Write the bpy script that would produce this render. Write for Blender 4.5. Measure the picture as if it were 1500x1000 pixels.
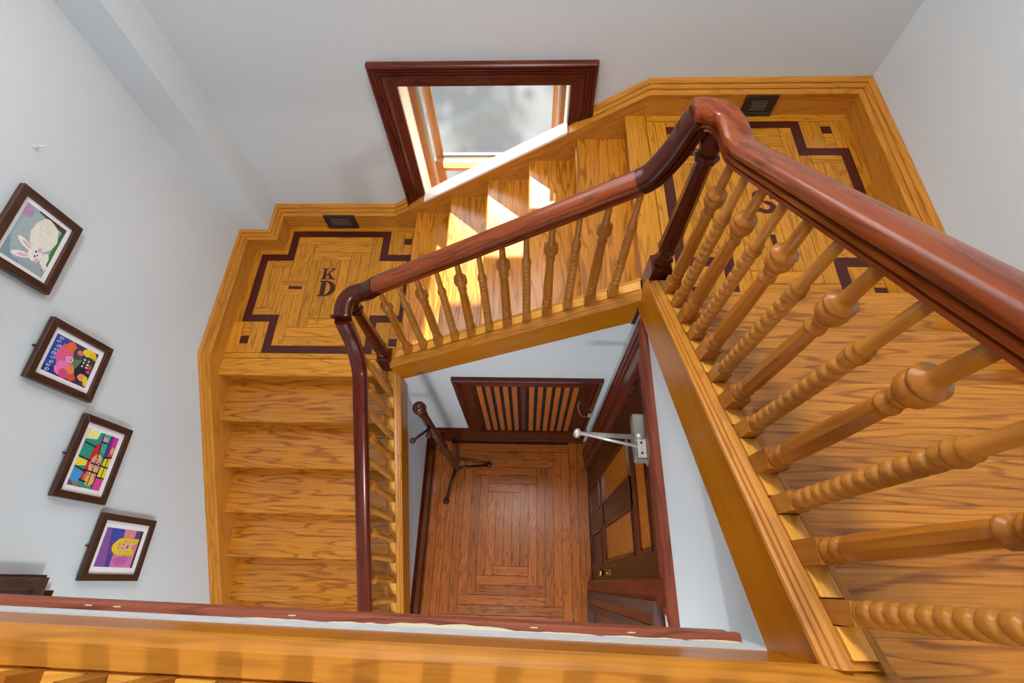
import bpy, math, random
from mathutils import Vector, Matrix
random.seed(7)
for o in list(bpy.data.objects): bpy.data.objects.remove(o)
scene = bpy.context.scene
C = scene.collection
# ------------------------------------------------------------------ camera
CAM_Z = 5.0132
PITCH, YAW, ROLL, FPX = 0.4597, 0.0793, -0.0610, 713.43
def cam_axes():
    cp, sp = math.cos(PITCH), math.sin(PITCH)
    Rz = Matrix.Rotation(YAW, 3, 'Z')
    r, f, u = Rz @ Vector((1, 0, 0)), Rz @ Vector((0, sp, -cp)), Rz @ Vector((0, cp, sp))
    cr, sr = math.cos(ROLL), math.sin(ROLL)
    return cr * r + sr * u, -sr * r + cr * u, f
_r, _u, _f = cam_axes()
cd = bpy.data.cameras.new('camera'); cam = bpy.data.objects.new('camera', cd); C.objects.link(cam)
cd.sensor_width = 36.0; cd.lens = FPX / 1500 * 36.0; cd.clip_start = 0.01; cd.clip_end = 200
M = Matrix((( _r.x, _u.x, -_f.x, 0), (_r.y, _u.y, -_f.y, 0), (_r.z, _u.z, -_f.z, CAM_Z), (0, 0, 0, 1)))
cam.matrix_world = M
scene.camera = cam
# ------------------------------------------------------------------ world, sun, exposure
w = bpy.data.worlds.new('world'); scene.world = w; w.use_nodes = True
bg = w.node_tree.nodes['Background']; bg.inputs[0].default_value = (0.93, 0.965, 1.0, 1); bg.inputs[1].default_value = 4.0
sd = bpy.data.lights.new('sun', 'SUN'); sd.energy = 17.0; sd.angle = math.radians(1.4); sd.color = (1.0, 0.97, 0.92)
sun = bpy.data.objects.new('sun', sd); C.objects.link(sun)
SUN_DIR = Vector((-0.03, -0.80, -0.55)).normalized()
sun.rotation_euler = SUN_DIR.to_track_quat('-Z', 'Y').to_euler(); sun.location = (2, 12, 12)
scene.view_settings.view_transform = 'Standard'; scene.view_settings.look = 'None'
scene.view_settings.gamma = 1.0; scene.view_settings.use_curve_mapping = False
scene.view_settings.exposure = 0.36
# ------------------------------------------------------------------ materials
def srgb(r, g, b):
    f = lambda c: (c / 255 / 12.92) if c / 255 <= 0.04045 else ((c / 255 + 0.055) / 1.055) ** 2.4
    return (f(r), f(g), f(b), 1)
MATS = {}
def plain(name, col, rough=0.5, metal=0.0, bump=0.0, scale=60.0, var=0.0):
    m = bpy.data.materials.new(name); m.use_nodes = True; nt = m.node_tree; b = nt.nodes['Principled BSDF']
    b.inputs['Base Color'].default_value = col; b.inputs['Roughness'].default_value = rough; b.inputs['Metallic'].default_value = metal
    if bump or var:
        tc = nt.nodes.new('ShaderNodeTexCoord'); n = nt.nodes.new('ShaderNodeTexNoise'); n.inputs['Scale'].default_value = scale; n.inputs['Detail'].default_value = 4
        nt.links.new(tc.outputs['Object'], n.inputs['Vector'])
        if bump:
            bp = nt.nodes.new('ShaderNodeBump'); bp.inputs['Strength'].default_value = bump; bp.inputs['Distance'].default_value = 0.01
            nt.links.new(n.outputs['Fac'], bp.inputs['Height']); nt.links.new(bp.outputs['Normal'], b.inputs['Normal'])
        if var:
            mx = nt.nodes.new('ShaderNodeMix'); mx.data_type = 'RGBA'
            mx.inputs[6].default_value = tuple(c * (1 - var) for c in col[:3]) + (1,); mx.inputs[7].default_value = tuple(min(1, c * (1 + var)) for c in col[:3]) + (1,)
            nt.links.new(n.outputs['Fac'], mx.inputs[0]); nt.links.new(mx.outputs[2], b.inputs['Base Color'])
    MATS[name] = m; return m
def wood(name, light, dark, rough=0.3, grain=1.0, var=0.14, wave=8.0, coat=0.0, spec=0.4, fine=1.0):
    """varnished wood, grain along the object's own X axis"""
    m = bpy.data.materials.new(name); m.use_nodes = True; nt = m.node_tree; N = nt.nodes; L = nt.links; b = N['Principled BSDF']
    tc = N.new('ShaderNodeTexCoord'); oi = N.new('ShaderNodeObjectInfo')
    off = N.new('ShaderNodeVectorMath'); off.operation = 'SCALE'; off.inputs[0].default_value = (37.1, 5.3, 3.7); L.new(oi.outputs['Random'], off.inputs['Scale'])
    ad = N.new('ShaderNodeVectorMath'); ad.operation = 'ADD'; L.new(tc.outputs['Object'], ad.inputs[0]); L.new(off.outputs[0], ad.inputs[1])
    m1 = N.new('ShaderNodeVectorMath'); m1.operation = 'MULTIPLY'; m1.inputs[1].default_value = (0.85 * fine, 8.0 * fine, 8.0 * fine); L.new(ad.outputs[0], m1.inputs[0])
    n1 = N.new('ShaderNodeTexNoise'); n1.inputs['Scale'].default_value = 1.3; n1.inputs['Detail'].default_value = 2.0; n1.inputs['Roughness'].default_value = 0.45
    L.new(m1.outputs[0], n1.inputs['Vector'])
    mu = N.new('ShaderNodeMath'); mu.operation = 'MULTIPLY'; mu.inputs[1].default_value = wave * 6.283; L.new(n1.outputs['Fac'], mu.inputs[0])
    si = N.new('ShaderNodeMath'); si.operation = 'SINE'; L.new(mu.outputs[0], si.inputs[0])
    r1 = N.new('ShaderNodeMapRange'); r1.inputs[1].default_value = 0.45; r1.inputs[2].default_value = 1.0; r1.inputs[3].default_value = 0.0; r1.inputs[4].default_value = 0.6 * grain
    L.new(si.outputs[0], r1.inputs[0])
    m2 = N.new('ShaderNodeVectorMath'); m2.operation = 'MULTIPLY'; m2.inputs[1].default_value = (5.0, 130.0, 130.0); L.new(ad.outputs[0], m2.inputs[0])
    n2 = N.new('ShaderNodeTexNoise'); n2.inputs['Scale'].default_value = 1.0; n2.inputs['Detail'].default_value = 3.0; L.new(m2.outputs[0], n2.inputs['Vector'])
    r2 = N.new('ShaderNodeMapRange'); r2.inputs[1].default_value = 0.34; r2.inputs[2].default_value = 0.72; r2.inputs[3].default_value = 0.0; r2.inputs[4].default_value = 0.55 * grain
    L.new(n2.outputs['Fac'], r2.inputs[0])
    sm = N.new('ShaderNodeMath'); sm.operation = 'ADD'; sm.use_clamp = True; L.new(r1.outputs[0], sm.inputs[0]); L.new(r2.outputs[0], sm.inputs[1])
    mx = N.new('ShaderNodeMix'); mx.data_type = 'RGBA'; mx.inputs[6].default_value = light; mx.inputs[7].default_value = dark; L.new(sm.outputs[0], mx.inputs[0])
    rv = N.new('ShaderNodeMapRange'); rv.inputs[3].default_value = 1 - var; rv.inputs[4].default_value = 1 + var * 0.7; L.new(oi.outputs['Random'], rv.inputs[0])
    hs = N.new('ShaderNodeVectorMath'); hs.operation = 'SCALE'; L.new(mx.outputs[2], hs.inputs[0]); L.new(rv.outputs[0], hs.inputs['Scale'])
    L.new(hs.outputs[0], b.inputs['Base Color'])
    b.inputs['Roughness'].default_value = rough
    b.inputs['Specular IOR Level'].default_value = spec
    b.inputs['Coat Weight'].default_value = coat; b.inputs['Coat Roughness'].default_value = 0.15
    bp = N.new('ShaderNodeBump'); bp.inputs['Strength'].default_value = 0.12; bp.inputs['Distance'].default_value = 0.002; L.new(n2.outputs['Fac'], bp.inputs['Height']); L.new(bp.outputs['Normal'], b.inputs['Normal'])
    MATS[name] = m; return m
wood('oak', srgb(204, 132, 34), srgb(132, 70, 8), 0.25, 0.9, 0.12, 8.0, 0.0, 0.6)
wood('oak_floor', srgb(208, 140, 38), srgb(148, 86, 12), 0.27, 0.8, 0.14, 8.0, 0.0, 0.4, 1.4)
wood('oak_fascia', srgb(182, 112, 4), srgb(146, 82, 2), 0.3, 0.45, 0.05, 4)
wood('oak_trim', srgb(202, 134, 46), srgb(142, 82, 18), 0.32, 0.55, 0.06, 8.0, 0.0, 0.3)
wood('oak_fillet', srgb(228, 164, 70), srgb(176, 114, 34), 0.34, 0.6, 0.1)
wood('oak_turned', srgb(172, 106, 34), srgb(120, 66, 14), 0.24, 0.4, 0.08)
wood('oak_turned_light', srgb(180, 118, 44), srgb(136, 80, 20), 0.26, 0.35, 0.07)
wood('parquet_brown', srgb(182, 102, 38), srgb(92, 42, 8), 0.27, 0.75, 0.2, 8.0, 0.0, 0.35, 1.7)
wood('mahogany', srgb(82, 28, 14), srgb(44, 13, 7), 0.2, 0.7, 0.08, 8.0, 0.0, 0.35)
wood('mahogany_fitting', srgb(74, 26, 14), srgb(42, 13, 8), 0.2, 0.6, 0.05, 8.0, 0.0, 0.3)
wood('rail_brown', srgb(140, 64, 22), srgb(86, 32, 10), 0.26, 0.8, 0.06, 8.0, 0.0, 0.35)
wood('rail_dark', srgb(92, 32, 16), srgb(58, 18, 10), 0.22, 0.7, 0.05, 8.0, 0.0, 0.3)
wood('casing', srgb(104, 42, 27), srgb(50, 17, 11), 0.32, 0.8, 0.08, 8.0, 0.0, 0.25)
wood('casing_worn', srgb(128, 62, 42), srgb(80, 32, 20), 0.5, 0.8, 0.08, 8.0, 0.0, 0.25)
wood('trim_worn', srgb(160, 88, 64), srgb(108, 50, 34), 0.5, 0.9, 0.05, 8.0, 0.0, 0.25)
wood('door_brown', srgb(64, 32, 14), srgb(34, 15, 6), 0.3, 0.6, 0.08, 8.0, 0.0, 0.3)
wood('door_panel', srgb(176, 104, 26), srgb(120, 62, 12), 0.3, 0.6, 0.1)
wood('slat_orange', srgb(186, 100, 34), srgb(130, 62, 18), 0.35, 0.6, 0.12)
wood('walnut', srgb(78, 28, 20), srgb(46, 14, 11), 0.3, 0.6, 0.1)
wood('frame_brown', srgb(74, 46, 34), srgb(44, 26, 19), 0.4, 0.8, 0.06)
wood('dark_oak', srgb(88, 62, 56), srgb(56, 36, 32), 0.45, 0.8, 0.08)
wood('sash_brown', srgb(150, 102, 58), srgb(110, 70, 36), 0.4, 0.6, 0.08)
wood('rack_brown', srgb(70, 36, 24), srgb(36, 18, 12), 0.15, 0.6, 0.05)
plain('wall', srgb(207, 216, 222), 0.75, bump=0.03, scale=35, var=0.012)
plain('white_paint', srgb(236, 236, 232), 0.4)
plain('plaster', srgb(226, 214, 178), 0.8)
plain('jamb_paint', srgb(238, 222, 200), 0.5)
plain('ceiling_paint', srgb(235, 235, 232), 0.8)
plain('subfloor', srgb(40, 22, 12), 0.8)
plain('black', srgb(14, 10, 9), 0.7)
plain('vent_dark', srgb(48, 34, 28), 0.45)
plain('vent_louvre', srgb(92, 76, 64), 0.5)
plain('mat_board', srgb(240, 240, 244), 0.7)
plain('metal_light', srgb(132, 135, 130), 0.4, 0.2)
plain('metal_pale', srgb(190, 190, 184), 0.3, 0.4)
plain('brass', srgb(190, 150, 70), 0.25, 1.0)
plain('hook_white', srgb(226, 226, 224), 0.5)
plain('track_grey', srgb(168, 164, 160), 0.5)
plain('sash_blue', srgb(98, 108, 120), 0.5)
plain('wire', srgb(170, 166, 160), 0.5)
plain('asphalt', srgb(72, 71, 71), 0.9, bump=0.3, scale=120, var=0.22)
plain('leaf', srgb(66, 98, 40), 0.6, var=0.2)
plain('bark', srgb(84, 66, 50), 0.9, bump=0.5, scale=20)
def glass_mat():
    m = bpy.data.materials.new('glass'); m.use_nodes = True; nt = m.node_tree; N = nt.nodes; L = nt.links
    N.remove(N['Principled BSDF']); out = N['Material Output']
    t = N.new('ShaderNodeBsdfTransparent'); t.inputs[0].default_value = (0.96, 0.98, 0.97, 1)
    g = N.new('ShaderNodeBsdfGlossy'); g.inputs['Roughness'].default_value = 0.02
    mx = N.new('ShaderNodeMixShader'); mx.inputs[0].default_value = 0.008
    L.new(t.outputs[0], mx.inputs[1]); L.new(g.outputs[0], mx.inputs[2]); L.new(mx.outputs[0], out.inputs[0])
    MATS['glass'] = m
glass_mat()
def frosted_mat():
    m = bpy.data.materials.new('frosted_glass'); m.use_nodes = True; nt = m.node_tree; N = nt.nodes; L = nt.links
    N.remove(N['Principled BSDF']); out = N['Material Output']
    t = N.new('ShaderNodeBsdfTranslucent'); t.inputs[0].default_value = (0.80, 0.82, 0.84, 1)
    g = N.new('ShaderNodeBsdfGlossy'); g.inputs['Roughness'].default_value = 0.2
    mx = N.new('ShaderNodeMixShader'); mx.inputs[0].default_value = 0.05
    L.new(t.outputs[0], mx.inputs[1]); L.new(g.outputs[0], mx.inputs[2]); L.new(mx.outputs[0], out.inputs[0])
    MATS['frosted_glass'] = m
frosted_mat()
def lamp_mat():
    m = bpy.data.materials.new('lamp_glass'); m.use_nodes = True; b = m.node_tree.nodes['Principled BSDF']
    b.inputs['Base Color'].default_value = (1, 0.97, 0.92, 1); b.inputs['Emission Color'].default_value = (1, 0.95, 0.88, 1); b.inputs['Emission Strength'].default_value = 6.0
    MATS['lamp_glass'] = m
lamp_mat()
# ------------------------------------------------------------------ helpers
WM = {}
def link(o, parent=None, Mw=None):
    C.objects.link(o); Mw = Mw or Matrix.Identity(4); WM[o.name] = Mw
    if parent is not None:
        o.parent = parent; o.matrix_parent_inverse = WM[parent.name].inverted()
    o.matrix_basis = Mw
    return o
def thing(name, label, cat, loc=(0, 0, 0), group=None, kind=None):
    o = bpy.data.objects.new(name, None); o.empty_display_size = 0.1
    link(o, None, Matrix.Translation(Vector(loc)))
    if kind: o['kind'] = kind
    if label: o['label'] = label
    if cat: o['category'] = cat
    if group: o['group'] = group
    return o
def tag(o, label=None, cat=None, group=None, kind=None):
    if label: o['label'] = label
    if cat: o['category'] = cat
    if group: o['group'] = group
    if kind: o['kind'] = kind
    return o
def struct(o, label=None):
    o['kind'] = 'structure'
    if label: o['label'] = label
    return o
def frame_of(origin, xaxis=(1, 0, 0)):
    x = Vector(xaxis).normalized(); up = Vector((0, 0, 1))
    if abs(x.z) > 0.95: up = Vector((0, 1, 0))
    y = up.cross(x).normalized(); z = x.cross(y)
    return Matrix(((x.x, y.x, z.x, origin[0]), (x.y, y.y, z.y, origin[1]), (x.z, y.z, z.z, origin[2]), (0, 0, 0, 1)))
def mesh(name, verts, faces, mat, parent=None, xaxis=(1, 0, 0), origin=None, smooth=False, mats=None, fmat=None, bevel=0.0):
    """verts in world coordinates; the object gets its own frame whose X is the grain"""
    vs = [Vector(v) for v in verts]
    if origin is None:
        lo = [min(v[i] for v in vs) for i in range(3)]; hi = [max(v[i] for v in vs) for i in range(3)]
        origin = [(a + b) / 2 for a, b in zip(lo, hi)]
    F = frame_of(origin, xaxis); Fi = F.inverted()
    me = bpy.data.meshes.new(name); me.from_pydata([Fi @ v for v in vs], [], faces)
    for mm in (mats or [mat]): me.materials.append(MATS[mm])
    if fmat:
        for p, k in zip(me.polygons, fmat): p.material_index = k
    if smooth:
        for p in me.polygons: p.use_smooth = True
    me.update()
    import bmesh
    bm = bmesh.new(); bm.from_mesh(me); bmesh.ops.recalc_face_normals(bm, faces=bm.faces)
    if bevel:
        bmesh.ops.bevel(bm, geom=list(bm.edges), offset=bevel, segments=1, affect='EDGES')
    bm.to_mesh(me); bm.free()
    return link(bpy.data.objects.new(name, me), parent, F)
BOXF = [(0, 3, 2, 1), (4, 5, 6, 7), (0, 1, 5, 4), (1, 2, 6, 5), (2, 3, 7, 6), (3, 0, 4, 7)]
AX = {'x': (1, 0, 0), 'y': (0, 1, 0), 'z': (0, 0, 1)}
def box(name, x0, x1, y0, y1, z0, z1, mat, parent=None, g='x', bevel=0.0):
    v = [(x0, y0, z0), (x1, y0, z0), (x1, y1, z0), (x0, y1, z0), (x0, y0, z1), (x1, y0, z1), (x1, y1, z1), (x0, y1, z1)]
    return mesh(name, v, BOXF, mat, parent, AX[g], bevel=bevel)
def prism(name, poly, axis, a0, a1, mat, parent=None, xaxis=None, bevel=0.0):
    """poly in the plane across `axis`: axis 'x' -> (y,z), 'y' -> (x,z), 'z' -> (x,y)"""
    n = len(poly)
    def P(p, a): return {'x': (a, p[0], p[1]), 'y': (p[0], a, p[1]), 'z': (p[0], p[1], a)}[axis]
    v = [P(p, a0) for p in poly] + [P(p, a1) for p in poly]
    f = [tuple(range(n - 1, -1, -1)), tuple(range(n, 2 * n))] + [(i, (i + 1) % n, n + (i + 1) % n, n + i) for i in range(n)]
    return mesh(name, v, f, mat, parent, xaxis or AX[axis], bevel=bevel)
def loft(name, rings, mat, parent=None, xaxis=(1, 0, 0), smooth=False, closed=True, caps=True):
    n = len(rings[0]); v = [p for r in rings for p in r]; f = []
    for k in range(len(rings) - 1):
        for i in range(n if closed else n - 1):
            j = (i + 1) % n; f.append((k * n + i, k * n + j, (k + 1) * n + j, (k + 1) * n + i))
    if caps and closed: f += [tuple(range(n - 1, -1, -1)), tuple(range((len(rings) - 1) * n, len(rings) * n))]
    return mesh(name, v, f, mat, parent, xaxis, smooth=smooth)
def lathe_rings(prof, n, c, ph=0.0):
    return [[(c[0] + r * math.cos(ph + 2 * math.pi * i / n), c[1] + r * math.sin(ph + 2 * math.pi * i / n), c[2] + z) for i in range(n)] for r, z in prof]
def lathe(name, prof, c, mat, parent=None, n=16, ph=0.0, smooth=True):
    return loft(name, lathe_rings(prof, n, c, ph), mat, parent, (0, 0, 1), smooth)
def tube(name, p0, p1, r0, r1, mat, parent=None, n=10):
    a, b = Vector(p0), Vector(p1); d = (b - a).normalized(); s = d.orthogonal().normalized(); t = d.cross(s)
    R = lambda c, r: [c + r * (math.cos(2 * math.pi * i / n) * s + math.sin(2 * math.pi * i / n) * t) for i in range(n)]
    return loft(name, [R(a, r0), R(b, r1)], mat, parent, tuple(d), True)
def ball(name, c, r, mat, parent=None, n=12):
    prof = [(max(1e-4, r * math.sin(math.pi * k / 8)), -r * math.cos(math.pi * k / 8)) for k in range(9)]
    return lathe(name, prof, c, mat, parent, n)
def sweep(name, prof, path, mat, parent=None, smooth=False):
    """prof (u across, v up) swept along path; the section stays upright to the path"""
    pts = [Vector(p) for p in path]; rings = []; last = None
    for i, p in enumerate(pts):
        t = (pts[min(i + 1, len(pts) - 1)] - pts[max(i - 1, 0)]).normalized()
        h = Vector((t.x, t.y, 0))
        if h.length > 0.05: last = h.normalized()
        s = Vector((last.y, -last.x, 0)); n = s.cross(t).normalized()
        rings.append([p + u * s + v * n for u, v in prof])
    d = pts[-1] - pts[0]
    o = loft(name, rings, mat, parent, tuple(d), True)
    o.data.set_sharp_from_angle(angle=math.radians(32))
    return o
def spline(pts, n=6):
    """Catmull-Rom through the points"""
    P = [Vector(p) for p in pts]; P = [2 * P[0] - P[1]] + P + [2 * P[-1] - P[-2]]; out = []
    for i in range(1, len(P) - 2):
        for k in range(n):
            t = k / n; a, b, c, d = P[i - 1], P[i], P[i + 1], P[i + 2]
            out.append(0.5 * ((2 * b) + (c - a) * t + (2 * a - 5 * b + 4 * c - d) * t * t + (3 * b - a - 3 * c + d) * t ** 3))
    out.append(P[-2]); return out
def clone(src, name, Mw, parent):
    o = src.copy(); o.name = name
    C.objects.link(o); WM[o.name] = Mw; o.parent = parent; o.matrix_parent_inverse = WM[parent.name].inverted(); o.matrix_basis = Mw
    return o
# ------------------------------------------------------------------ the plan of the stair
RISE = 0.18
L1, L2, HALL = 1.80, 2.88, 3.96
RUN1, RUN2, RUN3 = 0.2952, 0.2999, 0.297
nz1 = lambda y: L1 + (y - 1.299) * 0.6098          # nosing lines
nz2 = lambda x: L1 + RISE + (x + 0.914) * 0.600
nz3 = lambda y: L2 + RISE - (y - 1.238) * 0.606
XW, XE, YN = -2.311, 2.010, 2.726                   # upper walls
FW, FE, FN = -2.250, 1.930, 2.635                   # faces of skirting and wall strings
XJ, YJ, FXJ, FYJ = -2.082, 2.460, -2.016, 2.395     # chase in the north west corner
S1, S2, S3 = -0.92, 1.30, 0.565                     # well faces of the outer strings
WXW, WXE, WYN = -0.975, 0.590, 1.325                # walls of the vestibule
CEIL = 6.75
YB = lambda x: -0.130 - (x - 0.565) * 0.017         # balcony line, slightly out of square
# ------------------------------------------------------------------ walls
struct(box('wall_west', XW - 0.15, XW, -4.0, YN + 0.25, -0.1, CEIL, 'wall'))
struct(box('wall_east', XE, XE + 0.15, -4.0, YN + 0.25, -0.1, CEIL, 'wall'))
wn = thing('wall_north', 'white painted wall around the stair window', None, (0, YN, 0), kind='structure')
WX0, WX1, WZ0, WZ1 = -0.83, 0.235, 1.86, 3.04
box('wall_panel', XW, WX0, YN, YN + 0.25, -0.1, 3.92, 'wall', wn); box('wall_panel', XW, -1.35, YN, YN + 0.25, 3.92, CEIL, 'wall', wn)
box('wall_panel', WX1, XE, YN, YN + 0.25, -0.1, 3.92, 'wall', wn); box('wall_panel', 0.30, XE, YN, YN + 0.25, 3.92, CEIL, 'wall', wn)
UX0, UX1, UZ0, UZ1 = -1.35, 0.30, 3.92, 5.75
box('wall_panel', WX0, WX1, YN, YN + 0.25, WZ1, UZ0, 'wall', wn)
box('wall_panel', UX0, UX1, YN, YN + 0.25, UZ1, CEIL, 'wall', wn)
box('wall_panel', WX0, WX1, YN, YN + 0.25, -0.1, WZ0, 'wall', wn)
struct(box('wall_chase', XW, XJ, YJ, YN, L1, CEIL, 'wall'))
struct(box('wall_back', XW, XE, -4.12, -4.0, -0.1, CEIL, 'wall'))
struct(box('ceiling', XW - 0.1, XE + 0.1, -4.0, YN + 0.25, CEIL, CEIL + 0.1, 'ceiling_paint'))
# lower walls of the vestibule, tops run under the strings
struct(prism('wall_lower_west', [(-1.6, 0), (WYN, 0), (WYN, nz1(WYN) - 0.12), (-0.6, nz1(-0.6) - 0.12), (-1.6, nz1(-1.6) + 0.02)], 'x', WXW - 0.06, WXW, 'wall'))
struct(prism('wall_lower_north', [(WXW - 0.06, 0), (WXE + 0.05, 0), (WXE + 0.05, nz2(WXE + .05) - 0.12), (WXW - 0.06, nz2(WXW - .06) - 0.12)], 'y', WYN, WYN + 0.05, 'wall'))
we = thing('wall_lower_east', 'white wall around the vestibule door', None, (WXE, 0.5, 0), kind='structure')
DY0, DY1, DZ = 0.02, 1.03, 2.68
prism('wall_panel', [(DY1, 0), (WYN + 0.05, 0), (WYN + 0.05, nz3(WYN + .05) - 0.1), (DY1, nz3(DY1) - 0.12)], 'x', WXE, WXE + 0.06, 'wall', we)
prism('wall_panel', [(DY0, DZ), (DY1, DZ), (DY1, nz3(DY1) - 0.12), (DY0, nz3(DY0) - 0.12)], 'x', WXE, WXE + 0.06, 'wall', we)
prism('wall_panel', [(-0.5, 0), (DY0, 0), (DY0, nz3(DY0) - 0.12), (-0.12, nz3(-.12) - 0.12), (-0.5, nz3(-.12) - 0.12)], 'x', WXE, WXE + 0.06, 'wall', we)
# ------------------------------------------------------------------ ground floor parquet
fl = thing('floor', 'brown oak parquet laid in concentric rectangles', None, (-0.2, 0.4, 0), kind='structure')
box('subfloor', -2.4, 2.0, -3.0, 1.4, -0.06, -0.016, 'subfloor', fl)
G = 0.0016
def board(x0, x1, y0, y1, z, mat, parent, g, th=0.016):
    if x1 - x0 < 0.01 or y1 - y0 < 0.01: return
    box('floor_board', x0 + G, x1 - G, y0 + G, y1 - G, z - th, z - random.random() * 0.0006, mat, parent, g)
def rings(x0, x1, y0, y1, wd, n, z, mat, parent, clip=None, turn=0):
    cl = clip or (-99, 99, -99, 99)
    def b(a0, a1, c0, c1, g):
        a0, a1, c0, c1 = max(a0, cl[0]), min(a1, cl[1]), max(c0, cl[2]), min(c1, cl[3])
        board(a0, a1, c0, c1, z, mat, parent, g)
    for k in range(n):
        X0, X1, Y0, Y1 = x0 + wd * k, x1 - wd * k, y0 + wd * k, y1 - wd * k
        if X1 - X0 < 2 * wd or Y1 - Y0 < 2 * wd: break
        if (k + turn) % 2:
            b(X0, X1 - wd, Y1 - wd, Y1, 'x'); b(X0 + wd, X1, Y0, Y0 + wd, 'x'); b(X0, X0 + wd, Y0, Y1 - wd, 'y'); b(X1 - wd, X1, Y0 + wd, Y1, 'y')
        else:
            b(X0 + wd, X1, Y1 - wd, Y1, 'x'); b(X0, X1 - wd, Y0, Y0 + wd, 'x'); b(X0, X0 + wd, Y0 + wd, Y1, 'y'); b(X1 - wd, X1, Y0, Y1 - wd, 'y')
        x_, y_ = (X0 + wd, X1 - wd), (Y0 + wd, Y1 - wd)
    else:
        k = n
    X0, X1, Y0, Y1 = x0 + wd * k, x1 - wd * k, y0 + wd * k, y1 - wd * k
    if X1 > X0 and Y1 > Y0:
        if Y1 - Y0 > X1 - X0:
            m = max(1, round((X1 - X0) / wd)); s = (X1 - X0) / m
            for i in range(m): b(X0 + s * i, X0 + s * (i + 1), Y0, Y1, 'y')
        else:
            m = max(1, round((Y1 - Y0) / wd)); s = (Y1 - Y0) / m
            for i in range(m): b(X0, X1, Y0 + s * i, Y0 + s * (i + 1), 'x')
BW = 0.081; cx = -0.19
rings(cx - 0.12 - 6 * BW, cx + 0.12 + 6 * BW, 0.13 - 6 * BW, 0.80 + 6 * BW, BW, 6, 0.0, 'parquet_brown', fl)
for x0, x1 in ((cx + .12 + 6 * BW, cx + .12 + 7 * BW), (cx + .12 + 7 * BW, 0.60), (-1.0, cx - .12 - 7 * BW), (cx - .12 - 7 * BW, cx - .12 - 6 * BW)):
    board(x0, x1, -0.36, 1.31, 0.0, 'parquet_brown', fl, 'y')
for k in range(6): board(-1.0, 0.60, -0.44 - BW * k, -0.36 - BW * k, 0.0, 'parquet_brown', fl, 'x')
# ------------------------------------------------------------------ landings
def inlay(poly_rects, z, parent):
    for x0, x1, y0, y1 in poly_rects:
        box('inlay_strip', x0, x1, y0, y1, z - 0.016, z + 0.0003, 'walnut', parent, 'x' if x1 - x0 > y1 - y0 else 'y')
def cross(hx0, hx1, hy0, hy1, vx0, vx1, vy0, vy1, t):
    """outline strips of a plus shape: h = wide bar, v = tall bar"""
    return [(vx0, vx1, vy1 - t, vy1), (vx0, vx1, vy0, vy0 + t),
            (vx0, vx0 + t, hy1 - t, vy1 - t), (vx1 - t, vx1, hy1 - t, vy1 - t), (vx0, vx0 + t, vy0 + t, hy0 + t), (vx1 - t, vx1, vy0 + t, hy0 + t),
            (hx0, vx0, hy1 - t, hy1), (vx1, hx1, hy1 - t, hy1), (hx0, vx0, hy0, hy0 + t), (vx1, hx1, hy0, hy0 + t),
            (hx0, hx0 + t, hy0 + t, hy1 - t), (hx1 - t, hx1, hy0 + t, hy1 - t)]
def letter(name, strokes, ox, oy, sc, z, parent):
    """strokes: list of convex polygons in letter units"""
    v, f = [], []
    for k, poly in enumerate(strokes):
        n = len(poly); b = len(v); zt = z + 0.0010 + 0.00003 * k
        v += [(ox + sc * p[0], oy + sc * p[1], zt) for p in poly] + [(ox + sc * p[0], oy + sc * p[1], z - 0.004) for p in poly]
        f += [tuple(range(b, b + n)), tuple(range(b + 2 * n - 1, b + n - 1, -1))] + [(b + i, b + n + i, b + n + (i + 1) % n, b + (i + 1) % n) for i in range(n)]
    return mesh(name, v, f, 'walnut', parent)
R4 = lambda a, b, c, d: [(a, c), (b, c), (b, d), (a, d)]
def arc_strip(cxx, cyy, r0, r1, a0, a1, n=8, sx=1.0):
    out = []
    for i in range(n):
        p, q = math.radians(a0 + (a1 - a0) * i / n), math.radians(a0 + (a1 - a0) * (i + 1) / n)
        out.append([(cxx + sx * r0(i / n) * math.cos(p), cyy + r0(i / n) * math.sin(p)), (cxx + sx * r1(i / n) * math.cos(p), cyy + r1(i / n) * math.sin(p)),
                    (cxx + sx * r1((i + 1) / n) * math.cos(q), cyy + r1((i + 1) / n) * math.sin(q)), (cxx + sx * r0((i + 1) / n) * math.cos(q), cyy + r0((i + 1) / n) * math.sin(q))])
    return out
KK = [R4(.12, .36, 0, 1), R4(0, .48, 0, .09), R4(0, .48, .91, 1), [(.36, .40), (.82, .95), (.96, .95), (.36, .25)], [(.46, .52), (.60, .62), (.98, .06), (.72, .06)], R4(.62, 1.1, 0, .09), R4(.66, 1.06, .91, 1)]
DD = [R4(.12, .36, 0, 1), R4(0, .42, 0, .08), R4(0, .42, .92, 1)] + arc_strip(.36, .5, lambda t: .42 - .18 * math.sin(math.pi * t), lambda t: .5, -90, 90, 10, 1.15)
SS = arc_strip(.5, .73, lambda t: .13, lambda t: .27 + .04 * math.sin(math.pi * t), 20, 270, 10, 1.25) + arc_strip(.5, .27, lambda t: .13, lambda t: .27 + .04 * math.sin(math.pi * t), -160, 90, 10, 1.25) + [R4(.72, .84, .62, .95), R4(.16, .28, .05, .38)]
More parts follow.
